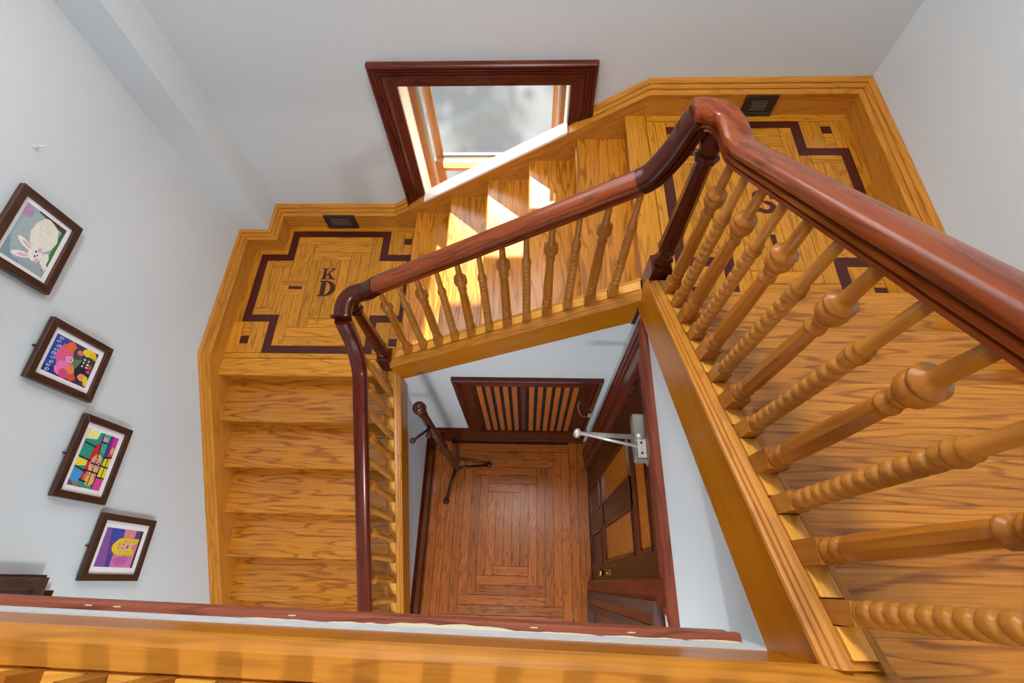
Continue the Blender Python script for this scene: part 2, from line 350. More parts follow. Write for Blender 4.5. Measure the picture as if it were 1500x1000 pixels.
# landing one (west)
la = thing('floor_landing', 'oak parquet stair landing inlaid with dark cross border and letters K and D', None, (-1.6, 2.0, L1), kind='structure')
box('subfloor', FW - 0.04, -0.86, 1.36, FN + 0.05, L1 - 0.12, L1 - 0.016, 'subfloor', la)
box('nosing_board', FW - 0.03, S1 - 0.10, 1.299, 1.430, L1 - 0.03, L1, 'oak_floor', la, 'x', bevel=0.006)
T = 0.06
h1, v1 = (-2.195, -0.935, 1.735, 2.36), (-1.982, -1.157, 1.472, 2.598)
inlay(cross(*h1, *v1, T), L1, la)
for cx_, cy_ in ((-2.137, 1.581), (-1.005, 2.494), (-1.013, 1.566)):
    box('inlay_square', cx_ - .031, cx_ + .031, cy_ - .03, cy_ + .03, L1 - 0.012, L1 + 0.0003, 'walnut', la)
# outer fields
board(FW - .02, v1[0], 1.430, 1.472, L1, 'oak_floor', la, 'x'); board(v1[0], -0.88, 1.430, 1.472, L1, 'oak_floor', la, 'x')
board(FW - .02, -2.195, 1.735, 2.41, L1, 'oak_floor', la, 'y')
def corner_boards(x0, x1, y0, y1, sx0, sx1, sy0, sy1, z, parent):
    board(x0, sx0, y0, y1, z, 'oak_floor', parent, 'y'); board(sx1, x1, y0, y1, z, 'oak_floor', parent, 'y')
    board(sx0, sx1, y0, sy0, z, 'oak_floor', parent, 'x'); board(sx0, sx1, sy1, y1, z, 'oak_floor', parent, 'x')
corner_boards(FW - .02, -1.982, 1.472, 1.735, -2.168, -2.106, 1.551, 1.611, L1, la)
corner_boards(-1.157, -0.88, 1.472, 1.735, -1.044, -0.982, 1.536, 1.596, L1, la)
corner_boards(-1.157, -0.88, 2.36, 2.598, -1.036, -0.974, 2.464, 2.524, L1, la)
board(-2.22, -1.982, 2.36, 2.41, L1, 'oak_floor', la, 'x'); board(-2.03, -1.982, 2.41, 2.598, L1, 'oak_floor', la, 'y')
board(-2.03, -0.88, 2.598, 2.66, L1, 'oak_floor', la, 'x'); board(-0.935, -0.88, 1.735, 2.36, L1, 'oak_floor', la, 'y')
# inner fields
rings(-1.922, -1.217, 1.532, 2.538, 0.0775, 3, L1, 'oak_floor', la, turn=1)
def small_panel(x0, x1, y0, y1, z, parent):
    rings(x0, x1, y0, y1, 0.062, 3, z, 'oak_floor', parent)
small_panel(-2.135, -1.922, 1.795, 2.30, L1, la)
board(-1.217, -1.105, 1.795, 2.30, L1, 'oak_floor', la, 'y'); board(-1.105, -0.995, 1.795, 2.30, L1, 'oak_floor', la, 'y')
# panel round the dash, proud by a hair
for x0, x1, y0, y1, g in ((-1.966, -1.773, 2.065, 2.11, 'x'), (-1.966, -1.773, 1.976, 2.02, 'x'), (-1.966, -1.903, 2.02, 2.065, 'y'), (-1.80, -1.773, 2.02, 2.065, 'y')):
    box('floor_board', x0 + G, x1 - G, y0 + G, y1 - G, L1 - 0.008, L1 + 0.0006, 'oak_floor', la, g)
box('inlay_dash', -1.903, -1.80, 2.028, 2.054, L1 - 0.008, L1 + 0.0008, 'walnut', la)
letter('inlay_letter', KK, -1.664, 2.120, 0.105, L1, la)
letter('inlay_letter', DD, -1.664, 1.962, 0.145, L1, la)
# landing two (east)
lb = thing('floor_landing', 'upper oak parquet stair landing inlaid with dark cross border and curled letter', None, (1.3, 2.0, L2), kind='structure')
box('subfloor', 0.64, FE + 0.04, 1.20, FN + 0.05, L2 - 0.12, L2 - 0.016, 'subfloor', lb)
box('nosing_board', 0.586, 0.712, 1.36, FN + 0.03, L2 - 0.03, L2, 'oak_floor', lb, 'y', bevel=0.006)
h2, v2 = (0.765, 1.882, 1.503, 2.353), (1.010, 1.638, 1.265, 2.583)
inlay(cross(*h2, *v2, 0.057), L2, lb)
for cx_, cy_ in ((1.79, 2.505), (0.858, 2.508), (1.77, 1.345), (0.858, 1.345)):
    box('inlay_square', cx_ - .030, cx_ + .030, cy_ - .03, cy_ + .03, L2 - 0.012, L2 + 0.0003, 'walnut', lb)
board(0.712, 1.96, 2.583, 2.66, L2, 'oak_floor', lb, 'x'); board(0.712, 0.765, 1.22, 2.583, L2, 'oak_floor', lb, 'y'); board(1.882, 1.96, 1.22, 2.583, L2, 'oak_floor', lb, 'y')
for x0, x1, sx in ((0.765, 1.010, 0.858), (1.638, 1.882, 1.79)):
    corner_boards(x0, x1, 2.353, 2.583, sx - .03, sx + .03, 2.477, 2.537, L2, lb)
corner_boards(1.638, 1.882, 1.22, 1.503, 1.74, 1.80, 1.315, 1.375, L2, lb); corner_boards(0.765, 1.010, 1.22, 1.503, 0.828, 0.888, 1.315, 1.375, L2, lb)
rings(1.067, 1.581, 1.32, 2.526, 0.0775, 2, L2, 'oak_floor', lb, turn=1)
small_panel(1.581, 1.825, 1.56, 2.296, L2, lb); small_panel(0.822, 1.067, 1.56, 2.296, L2, lb)
letter('inlay_letter', SS, 1.225, 1.86, 0.16, L2, lb)
box('inlay_dash', 1.292, 1.318, 1.61, 1.71, L2 - 0.008, L2 + 0.0008, 'walnut', lb)
# ------------------------------------------------------------------ flights
def nose_profile(d0, d1, z):
    """tread section from nose d0 (rounded) back to d1, top at z"""
    return [(d0 + 0.012, z), (d0 + 0.004, z - 0.004), (d0, z - 0.014), (d0 + 0.004, z - 0.024), (d0 + 0.012, z - 0.028), (d1, z - 0.028), (d1, z)]
f1 = thing('stair_flight', 'lowest oak stair flight rising along the wall with the pictures', 'stairs', (-1.6, -1.3, 0))
XI1 = S1 - 0.105
for k in range(1, 10):
    yn, z = 1.299 - RUN1 * k, L1 - RISE * k
    s = yn + RUN1 * random.uniform(.45, .6)
    prism('tread', nose_profile(yn, s, z), 'x', FW - 0.02, XI1 + 0.01, 'oak', f1)
    box('tread', FW - 0.02, XI1 + 0.01, s + 0.001, yn + RUN1 + 0.045, z - 0.028, z, 'oak', f1)
for k in range(0, 10):
    yn, z = 1.299 - RUN1 * k, L1 - RISE * k
    box('riser', FW - 0.02, XI1 + 0.01, yn + 0.03, yn + 0.048, z - RISE, z - 0.028, 'oak', f1)
    prism('scotia', [(yn + 0.014, z - 0.028), (yn + 0.03, z - 0.028), (yn + 0.03, z - 0.046)], 'x', FW - 0.02, XI1 + 0.01, 'oak', f1)
f2 = thing('stair_flight', 'middle oak stair flight crossing beneath the window', 'stairs', (-0.2, 2.0, L1))
YI2 = S2 + 0.105
for k in range(0, 5):
    xn, z = -0.914 + RUN2 * k, L1 + RISE * (k + 1)
    s = xn + RUN2 * random.uniform(.45, .6)
    prism('tread', nose_profile(xn, s, z), 'y', YI2 - 0.02, FN + 0.02, 'oak', f2)
    box('tread', s + 0.001, xn + RUN2 + 0.045, YI2 - 0.02, FN + 0.02, z - 0.028, z, 'oak', f2, 'y')
for k in range(0, 6):
    xn, z = -0.914 + RUN2 * k, L1 + RISE * (k + 1)
    box('riser', xn + 0.03, xn + 0.048, YI2 - 0.02, FN + 0.02, z - RISE, z - 0.028, 'oak', f2, 'y')
f3 = thing('stair_flight', 'upper oak stair flight rising toward the viewer at right', 'stairs', (1.3, 0.5, L2))
XI3 = S3 + 0.105
for k in range(0, 5):
    yn, z = 1.238 - RUN3 * k, L2 + RISE * (k + 1)
    s = yn - RUN3 * random.uniform(.42, .58)
    prism('tread', [(2 * yn - a, b) for a, b in nose_profile(yn, 2 * yn - s, z)], 'x', XI3 - 0.01, FE + 0.02, 'oak', f3)
    box('tread', XI3 - 0.01, FE + 0.02, yn - RUN3 - 0.045, s - 0.001, z - 0.028, z, 'oak', f3)
for k in range(0, 6):
    yn, z = 1.238 - RUN3 * k, L2 + RISE * (k + 1)
    box('riser', XI3 - 0.01, FE + 0.02, yn - 0.048, yn - 0.03, z - RISE, z - 0.028, 'oak', f3)
# upper hall floor
hf = thing('floor_hall', 'oak board floor of the upper hall', None, (0, -1, HALL), kind='structure')
box('hall_nosing', XI3 - 0.01, FE + 0.02, -0.33, -0.247, HALL - 0.03, HALL, 'oak', hf, bevel=0.006)
box('subfloor', XI3 - 0.01, XE, -2.0, -0.33, HALL - 0.1, HALL - 0.016, 'subfloor', hf)
box('subfloor', XW, XI3 - 0.01, -2.0, -0.26, HALL - 0.1, HALL - 0.016, 'subfloor', hf)
for k in range(8):
    board(XI3 - 0.01, XE, -0.33 - 0.083 * (k + 1), -0.33 - 0.083 * k, HALL, 'oak_floor', hf, 'x')
    board(XW, XI3 - 0.01, -0.27 - 0.083 * (k + 1), -0.27 - 0.083 * k, HALL, 'oak_floor', hf, 'x')
# ------------------------------------------------------------------ outer strings: fascia, moulded cap, fillets
CAP = [(0, -0.004), (-0.006, 0.004), (-0.004, 0.014), (0.004, 0.018), (0.006, 0.026), (0.014, 0.029), (0.016, 0.037), (0.026, 0.041), (0.036, 0.044), (0.038, 0.036), (0.088, 0.036), (0.088, 0.048), (0.104, 0.046), (0.104, -0.03), (0.004, -0.03), (0.004, -0.004)]
def string(name_f, pos, nz, a0, a1, parent, botoff=-0.235, cap=None):
    """pos(s, d) -> (x, y) with d the distance behind the well face; nz(s) the nosing line"""
    sec = lambda pr, s: [(*pos(s, d), nz(s) + h) for d, h in pr]
    p, q = Vector((*pos(a0, 0), nz(a0))), Vector((*pos(a1, 0), nz(a1)))
    ax = tuple(q - p)
    loft(name_f, [sec([(0, -0.004), (0, botoff), (0.035, botoff), (0.035, -0.004)], s) for s in (a0, a1)], 'oak_fascia', parent, ax)
    loft('moulded_cap', [sec(cap or CAP, s) for s in (a0, a1)], 'oak_trim', parent, ax)
    return ax
string('fascia', lambda s, d: (S1 - d, s), nz1, -1.2, S2 + 0.02, f1)
string('fascia', lambda s, d: (s, S2 + d), nz2, S1 - 0.03, S3 + 0.0, f2)
string('fascia', lambda s, d: (S3 + d, s), nz3, -0.131, S2 - 0.015, f3)
loft('fascia_end', [[(S3 + d, y, nz3(S2 - .015) + h) for d in (0, 0.1)] + [(S3 + d, y, nz3(S2 - .015) + h2) for d in (0.1, 0)] for y, h, h2 in ((S2 - .015, -0.235, 0.03), (S2 + .02, -0.20, 0.0), (S2 + .04, -0.13, -0.06))], 'oak_fascia', f3, (0, 0, 1))
# ------------------------------------------------------------------ balusters
def base_block(r, z0, z1): return [[(-r, -r, z), (r, -r, z), (r, r, z), (-r, r, z)] for z in (z0, z1)]
def smooth_baluster():
    rings_ = lathe_rings([(0.021, 0.093), (0.0262, 0.098), (0.0265, 0.108), (0.0185, 0.114), (0.0175, 0.122), (0.0245, 0.128), (0.0262, 0.140), (0.0225, 0.149), (0.018, 0.152), (0.018, 0.157)], 18, (0, 0, 0))
    octo = [(0.0185, 0.155), (0.0250, 0.166), (0.0262, 0.20), (0.0240, 0.36), (0.0200, 0.495), (0.0180, 0.512)]
    rings2 = lathe_rings(octo, 8, (0, 0, 0), math.pi / 8)
    rings3 = lathe_rings([(0.0170, 0.510), (0.0235, 0.517), (0.0235, 0.526), (0.0165, 0.531), (0.0155, 0.545), (0.0210, 0.550), (0.0210, 0.557), (0.0180, 0.561), (0.0280, 0.572), (0.0335, 0.585), (0.0345, 0.598), (0.0315, 0.609), (0.0270, 0.613), (0.0335, 0.617), (0.0335, 0.625), (0.0210, 0.632), (0.0165, 0.645), (0.0150, 0.70), (0.0125, 0.80)], 18, (0, 0, 0))
    return join_mesh('smooth_baluster', [(base_block(0.0265, -0.03, 0.095), False), (rings_, True), (rings2, False), (rings3, True)], 'oak_turned')
def join_mesh(name, sets, mat):
    v, f, sm = [], [], []
    for rs, s in sets:
        n = len(rs[0]); b = len(v); v += [p for r in rs for p in r]
        for k in range(len(rs) - 1):
            for i in range(n):
                j = (i + 1) % n; f.append((b + k * n + i, b + k * n + j, b + (k + 1) * n + j, b + (k + 1) * n + i)); sm.append(s)
        f += [tuple(range(b + n - 1, b - 1, -1)), tuple(range(b + (len(rs) - 1) * n, b + len(rs) * n))]; sm += [False, False]
    me = bpy.data.meshes.new(name)
    # local X is the grain: stand the turning on its X axis, objects turn it upright
    me.from_pydata([(p[2], p[0], p[1]) for p in v], [], f)
    for p, s in zip(me.polygons, sm): p.use_smooth = s
    me.materials.append(MATS[mat]); me.update(); return me
UPRIGHT = Matrix(((0, 1, 0, 0), (0, 0, 1, 0), (1, 0, 0, 0), (0, 0, 0, 1)))
def spiral_baluster():
    n, m = 16, 90; R = 0.0232; rs = []
    for k in range(m + 1):
        z = 0.098 + (0.545 - 0.098) * k / m; ring = []
        taper = 1.0 - 0.12 * k / m
        env = min(1, k / 3, (m - k) / 3)
        for i in range(n):
            th = 2 * math.pi * i / n
            ph = (th - 2 * math.pi * z / 0.038) % (2 * math.pi); ph = min(ph, 2 * math.pi - ph)
            r = R * taper * (1.0 - 0.40 * env * math.exp(-(ph / 0.75) ** 2))
            ring.append((r * math.cos(th), r * math.sin(th), z))
        rs.append(ring)
    top = lathe_rings([(0.0165, 0.543), (0.0235, 0.549), (0.0240, 0.560), (0.0165, 0.567), (0.0205, 0.574), (0.0205, 0.582), (0.0150, 0.592), (0.0140, 0.66), (0.0120, 0.80)], 14, (0, 0, 0))
    low = lathe_rings([(0.0210, 0.083), (0.0225, 0.088), (0.0225, 0.096), (0.017, 0.1)], 14, (0, 0, 0))
    return join_mesh('spiral_baluster', [(base_block(0.0220, -0.03, 0.085), False), (low, True), (rs, True), (top, True)], 'oak_turned_light')
ME_SM, ME_SP = smooth_baluster(), spiral_baluster()
def put_baluster(kind, x, y, z, parent, hgt=1.0):
    name = 'turned_baluster' if kind == 's' else 'spiral_baluster'
    o = bpy.data.objects.new(name, ME_SM if kind == 's' else ME_SP)
    return link(o, parent, Matrix.Translation((x, y, z)) @ UPRIGHT @ Matrix.Diagonal((hgt, 1, 1, 1)))
RAIL = [(-.020, -.042), (-.031, -.042), (-.031, -.033), (-.024, -.030), (-.024, -.027), (-.037, -.024), (-.038, -.014), (-.028, -.010), (-.028, -.006), (-.042, -.002), (-.0455, .008), (-.0455, .017), (-.043, .026), (-.037, .032), (-.028, .036), (-.015, .0385), (0, .039), (.015, .0385), (.028, .036), (.037, .032), (.043, .026), (.0455, .017), (.0455, .008), (.042, -.002), (.028, -.006), (.028, -.010), (.038, -.014), (.037, -.024), (.024, -.027), (.024, -.030), (.031, -.033), (.031, -.042), (.020, -.042)]
def fillet(pos, nz, a0, a1, parent, off=0.0):
    pr = [(0.040 + off, 0.030), (0.040 + off, 0.049), (0.086 + off, 0.049), (0.086 + off, 0.030)]
    p, q = Vector((*pos(a0, 0), nz(a0))), Vector((*pos(a1, 0), nz(a1)))
    loft('fillet', [[(*pos(s, d), nz(s) + h) for d, h in pr] for s in (a0, a1)], 'oak_fillet', parent, tuple(q - p))
BD = 0.064
# flight two balustrade
b2 = thing('stair_balustrade', 'oak balustrade of the middle flight below the window', 'balustrade', (0, S2 + BD, nz2(0)))
xs = [-0.797 + 0.1115 * k for k in range(12)]
for k, x in enumerate(xs): put_baluster('s' if k % 2 == 0 else 'p', x, S2 + BD, nz2(x) + 0.04, b2, 0.97)
ed = [-0.93] + xs + [S3 + 0.02]
for a, b in zip(ed[:-1], ed[1:]):
    fillet(lambda s, d: (s, S2 + d), nz2, a + 0.025, b - 0.025, b2)
YC2 = 1.367
sweep('handrail', RAIL, [(x, YC2, nz2(x) + 0.840) for x in (-0.80, 0.41)], 'rail_brown', b2)
path = spline([(-0.975, 1.215, 2.800), (-0.980, 1.27, 2.806), (-0.972, 1.318, 2.808), (-0.945, 1.355, 2.810), (-0.90, YC2, 2.818), (-0.86, YC2, 2.838), (-0.80, YC2, nz2(-.80) + 0.840)], 6)
sweep('handrail_turn', RAIL, path, 'mahogany_fitting', b2, smooth=False)
path = spline([(0.41, YC2, nz2(.41) + 0.840), (0.45, YC2, nz2(.45) + 0.852), (0.487, YC2, 3.725), (0.512, YC2, 3.795), (0.528, YC2, 3.86), (0.545, YC2, 3.905)], 6)
sweep('handrail_gooseneck', RAIL, path, 'mahogany_fitting', b2)
# flight three balustrade
b3 = thing('stair_balustrade', 'large oak balustrade of the upper flight nearest the viewer', 'balustrade', (S3 + BD, 0.5, nz3(0.5)))
ys = [1.189 - 0.1115 * k for k in range(12)]
for k, y in enumerate(ys): put_baluster('s' if k % 2 == 0 else 'p', S3 + BD, y, nz3(y) + 0.04, b3, 0.985)
ed = [1.30] + ys + [-0.14]
for a, b in zip(ed[:-1], ed[1:]):
    fillet(lambda s, d: (S3 + d, s), nz3, b + 0.025, a - 0.025, b3)
XC3 = 0.630
sweep('handrail', RAIL, [(XC3, y, nz3(y) + 0.836) for y in (1.13, -0.19)], 'rail_brown', b3)
path = spline([(0.520, YC2, 3.915), (0.55, YC2 - .001, 3.917), (0.585, 1.358, 3.918), (0.613, 1.335, 3.918), (0.627, 1.295, 3.919), (XC3, 1.25, 3.920), (XC3, 1.20, 3.928), (XC3, 1.13, nz3(1.13) + 0.836)], 6)
sweep('handrail_turn', RAIL, path, 'rail_brown', b3)
# flight one balustrade
b1 = thing('stair_balustrade', 'narrow oak balustrade of the lowest flight with dark red rail', 'balustrade', (S1 - BD, 0.2, nz1(0.2)))
ys = [1.18 - 0.1315 * k for k in range(14)]
for k, y in enumerate(ys): put_baluster('p' if k % 2 == 0 else 's', S1 - BD, y, nz1(y) + 0.04, b1, 0.86)
ed = [1.27] + ys + [-0.66]
for a, b in zip(ed[:-1], ed[1:]):
    fillet(lambda s, d: (S1 - d, s), nz1, b + 0.025, a - 0.025, b1)
XC1 = -0.982
RAIL1 = [(u * 0.9, v) for u, v in RAIL]
sweep('handrail', RAIL1, [(XC1, y, nz1(y) + 0.750) for y in (-0.66, 1.03)], 'rail_dark', b1)
path = spline([(XC1, 1.03, nz1(1.03) + 0.75), (XC1, 1.08, nz1(1.08) + 0.758), (XC1, 1.125, 2.49), (XC1, 1.162, 2.56), (XC1, 1.188, 2.645), (XC1, 1.205, 2.73), (XC1, 1.218, 2.79)], 6)
sweep('handrail_gooseneck', RAIL1, path, 'rail_dark', b1)
path = [(XC1, 1.222, 2.802), (XC1, 1.214, 2.801)]
sweep('handrail_collar', [(u * 1.22, v * 1.15) for u, v in RAIL], path, 'mahogany_fitting', b1)
# newel posts
def newel(x, y, z, ztop, label):
    t = thing('newel_post', label, 'newel post', (x, y, z))
    r = 0.048
    H = ztop - z
    loft('base_block', [[(x + sx * rr, y + sy * rr, zz) for sx, sy in ((-1, -1), (1, -1), (1, 1), (-1, 1))] for rr, zz in ((r, z - 0.28), (r, z + 0.23), (r - 0.008, z + 0.245))], 'mahogany', t, (0, 0, 1))
    o8 = math.pi / 8
    lathe('shaft_foot', [(0.034, z + 0.24 - z), (0.044, 0.262), (0.046, 0.275), (0.036, 0.295), (0.032, 0.33), (0.041, 0.345), (0.047, 0.352), (0.047, 0.362), (0.040, 0.368)], (x, y, z), 'mahogany', t, 8, o8, False)
    lathe('shaft', [(0.040, 0.366), (0.0435, 0.375), (0.041, 0.45), (0.032, H - 0.165), (0.030, H - 0.15)], (x, y, z), 'mahogany', t, 8, o8, False)
    lathe('collar', [(0.030, H - 0.152), (0.040, H - 0.146), (0.046, H - 0.138), (0.046, H - 0.126), (0.036, H - 0.118)], (x, y, z), 'mahogany', t, 8, o8, False)
    lathe('bulb', [(0.030, H - 0.12), (0.040, H - 0.095), (0.042, H - 0.075), (0.034, H - 0.045), (0.026, H - 0.02), (0.026, H)], (x, y, z), 'mahogany', t, 8, o8, False)
    return t
newel(-0.985, 1.365, 1.80, 2.775, 'dark mahogany octagonal newel post on the landing with letters K and D')
newel(0.615, 1.353, 2.88, 3.885, 'dark mahogany octagonal newel post at the upper landing corner')
# ------------------------------------------------------------------ balcony along the upper hall
rot = Matrix.Rotation(math.atan(-0.017), 4, 'Z')
bal = thing('balcony_balustrade', 'oak balcony edge with baluster bases along the bottom of the view', 'balustrade', (-0.8, -0.2, HALL))
ZT = 3.893                                        # top edge of its fascia
bpos = lambda s, d: (s + 0.017 * d, YB(s) - d)
flat = lambda s: ZT
BCAP = [(0, -0.004), (-0.004, 0.004), (0.0, 0.018), (0.010, 0.030), (0.022, 0.038), (0.062, 0.040), (0.066, 0.032), (0.116, 0.032), (0.116, 0.044), (0.132, 0.042), (0.132, -0.03), (0.004, -0.03), (0.004, -0.004)]
string('fascia', bpos, flat, XW, S3 + 0.122, bal, -0.245, BCAP)
BB = BD + 0.028
bx = [0.60 - 0.128 * k for k in range(23)]
for k, x in enumerate(bx):
    X, Y = bpos(x, BB); put_baluster('s' if k % 2 == 0 else 'p', X, Y, ZT + 0.03, bal, 0.97)
for a, b in zip(bx[:-1], bx[1:]): fillet(bpos, lambda s: ZT - 0.004, b + 0.025, a - 0.025, bal, 0.028)
sweep('handrail', RAIL, [(*bpos(x, BB), ZT + 0.84) for x in (XW, 0.60)], 'rail_brown', bal)
# south wall under the balcony and the head casing of its wide opening
sw = lambda s, d: (s, YB(s) + 0.005 - d)
struct(loft('wall_south', [[(*sw(s, d), z) for d, z in ((0, 3.40), (0, 3.652), (0.2, 3.652), (0.2, 3.40))] for s in (XW, WXE)], 'wall'))
CZ = 3.552
tr = thing('trim_1', 'worn dark red head casing with paint flecks under the balcony', None, (-0.9, -0.1, CZ), kind='structure')
loft('casing_head', [[(*sw(s, -d), z) for d, z in ((0, CZ), (0.014, CZ), (0.020, CZ - 0.006), (0.022, CZ - 0.03), (0.016, CZ - 0.05), (0.020, CZ - 0.13), (0, CZ - 0.13))] for s in (XW, 0.548)], 'trim_worn', tr)
random.seed(3)
def fleck(s0, s1, d, h):
    n = 10; top, bot = [], []
    for i in range(n + 1):
        s = s0 + (s1 - s0) * i / n; t = random.uniform(.35, 1) * h * (math.sin(math.pi * (i + .3) / (n + .6)) ** .4)
        top.append((*sw(s, -t), CZ + 0.0012)); bot.append((*sw(s, 0), CZ + 0.0012))
    mesh('plaster_fleck', top + bot, [(i, i + 1, n + 2 + i, n + 1 + i) for i in range(n)], 'plaster', tr)
for s0, s1, h in ((-0.52, -0.36, .005), (-0.36, -0.03, .012), (-0.03, 0.18, .004), (0.2, 0.42, .004), (0.40, 0.545, .005), (-0.75, -0.55, .003)): fleck(s0, s1, 0, h)
for s in (-1.18, -1.1, -0.62, 0.02, 0.27):
    X, Y = sw(s, -0.011); mesh('paint_spot', [(X + .012 * math.cos(a), Y + .0018 * math.sin(a), CZ + .0012) for a in [i * math.pi / 4 for i in range(8)]], [tuple(range(8))], 'plaster', tr)
# ------------------------------------------------------------------ skirtings and wall strings with moulded caps
def capprof(w): return [(0, 0), (w * .10, .002), (w * .34, -.004), (w * .40, -.012), (w * .33, -.018), (w * .42, -.020), (w * .62, -.022), (w * .68, -.030), (w * .61, -.036), (w * .72, -.038), (w * .92, -.040), (w, -.047), (w, -.058), (0, -.058)]
def wall_cap(pos, w, knots, parent):
    for (a, za), (b, zb) in zip(knots[:-1], knots[1:]):
        # mitre at the knots: sections are vertical, so neighbours share their ends
        loft('moulded_cap', [[(*pos(s, d), z + h) for d, h in capprof(w)] for s, z in ((a, za), (b, zb))], 'oak_trim', parent, tuple(Vector((*pos(b, 0), zb)) - Vector((*pos(a, 0), za))))
def wall_board(pos, w, knots, lower, parent, name='board'):
    for (a, za), (b, zb), (la_, lb_) in zip(knots[:-1], knots[1:], lower):
        loft(name, [[(*pos(s, d), z) for d, z in ((0, zt), (w, zt), (w, zl), (0, zl))] for s, zt, zl in ((a, za - .05, la_), (b, zb - .05, lb_))], 'oak_trim', parent, tuple(Vector((*pos(b, 0), zb)) - Vector((*pos(a, 0), za))))
T1, T2 = L1 + 0.193, L2 + 0.197
# west: down the flight, then level to the chase
bwest = thing('baseboard_west', 'golden oak skirting and wall string with moulded cap', None, (XW, 1, L1), kind='structure')
sl1 = lambda y: nz1(y) + 0.147
yk = 1.299 + (T1 - 0.147 - L1) / 0.6098
wpos = lambda s, d: (XW + d, s)
kn = [(-1.5, sl1(-1.5)), (yk, T1), (YJ, T1)]
wall_cap(wpos, FW - XW, kn[:2] + [(YJ - 0.0, T1)], bwest)
wall_board(wpos, FW - XW - 0.004, kn, [(nz1(-1.5) - .3, nz1(yk) - .3), (L1 - .05, L1 - .05)], bwest)
bch = thing('baseboard_chase', 'oak skirting turning round the wall chase', None, (XJ, YJ, L1), kind='structure')
def miter_cap(p0, p1, n0, n1, w, z, parent):
    """level cap between two plan corners; n0, n1 = outward mitre vectors per unit width"""
    pr = capprof(1.0)
    loft('moulded_cap', [[(p[0] + n[0] * d * 1.0, p[1] + n[1] * d, z + h) for d, h in pr] for p, n in ((p0, n0), (p1, n1))], 'oak_trim', parent, (p1[0] - p0[0], p1[1] - p0[1], 0))
dx, dy = FXJ - XJ, YJ - FYJ; dn = YN - FN; dw = FW - XW
miter_cap((XW, YJ), (XJ, YJ), (dw, -dy), (dx, -dy), 1, T1, bch)
miter_cap((XJ, YJ), (XJ, YN), (dx, -dy), (dx, -dn), 1, T1, bch)
box('board', XW, FXJ - .004, FYJ + .004, YJ, L1 - .05, T1 - .05, 'oak_trim', bch)
box('board', XJ, FXJ - .004, YJ, YN, L1 - .05, T1 - .05, 'oak_trim', bch, 'y')
# north: level on landing one, up the flight, level on landing two
bn = thing('baseboard_north', 'oak skirting and wall string rising below the window', None, (0, YN, L1), kind='structure')
npos = lambda s, d: (s, YN - d)
sl2 = lambda x: nz2(x) + 0.124
xk0 = -0.914 + (T1 - 0.124 - 1.98) / 0.6; xk1 = -0.914 + (T2 - 0.124 - 1.98) / 0.6
miter_cap((XJ, YN), (xk0, YN), (dx, -dn), (0, -dn), 1, T1, bn)
wall_cap(npos, dn, [(xk0, T1), (-0.978, sl2(-.978))], bn)
wall_cap(npos, dn, [(0.392, sl2(.392)), (xk1, T2)], bn)
miter_cap((xk1, YN), (XE, YN), (0, -dn), (-(XE - FE), -dn), 1, T2, bn)
wall_board(npos, dn - .004, [(FXJ - .05, T1), (xk0, T1), (xk1, T2), (FE + .05, T2)], [(L1 - .05, L1 - .05), (nz2(xk0) - .3, nz2(xk1) - .3), (L2 - .05, L2 - .05)], bn)
loft('window_ledge', [[(s, YN - d, sl2(s) - h) for d, h in ((dn - .002, .032), (dn - .002, .052), (-.012, .052), (-.012, .032))] for s in (WX0, WX1)], 'white_paint', bn, (1, 0, .6))
for x0, x1, z0, z1 in ((-1.69, -1.435, 1.806, 1.958), (1.285, 1.474, 2.884, 3.026)):
    v = thing('air_vent', 'dark louvred air vent in oak skirting, ' + ('on the lower landing' if x0 < 0 else 'behind the high rail bend'), 'vent', ((x0 + x1) / 2, FN, z0), 'skirting air vents')
    y0 = FN - 0.004
    for nm, a in (('vent_frame', (x0, x1, z0, z0 + .028)), ('vent_frame', (x0, x1, z1 - .028, z1)), ('vent_frame', (x0, x0 + .045, z0 + .028, z1 - .028)), ('vent_frame', (x1 - .045, x1, z0 + .028, z1 - .028))):
        box(nm, a[0], a[1], y0 - .006, FN + .005, a[2], a[3], 'vent_dark', v, bevel=.0015)
    box('vent_back', x0 + .04, x1 - .04, FN - .001, FN + .006, z0 + .02, z1 - .02, 'black', v)
    n = 5
    for i in range(n):
        z = z0 + .034 + (z1 - z0 - .068) * (i + .5) / n
        prism('louvre', [(FN - .006, z - .004), (FN - .004, z - .004), (FN - .001, z + .003), (FN - .003, z + .003)], 'x', x0 + .047, x1 - .047, 'vent_louvre', v)
# east: level on landing two, then up flight three
be = thing('baseboard_east', 'oak skirting and wall string of the upper flight', None, (XE, 1, L2), kind='structure')
de = XE - FE; epos = lambda s, d: (XE - d, s)
sl3 = lambda y: nz3(y) + 0.124
yk3 = 1.238 - (T2 - .124 - L2 - RISE) / 0.606
miter_cap((XE, YN), (XE, yk3), (-de, -dn), (-de, 0), 1, T2, be)
wall_cap(epos, de, [(yk3, T2), (-0.4, sl3(-.4))], be)
wall_board(epos, de - .004, [(YN - .05, T2), (yk3, T2), (-0.4, sl3(-.4))], [(L2 - .05, L2 - .05), (nz3(yk3) - .3, nz3(-.4) - .3)], be)
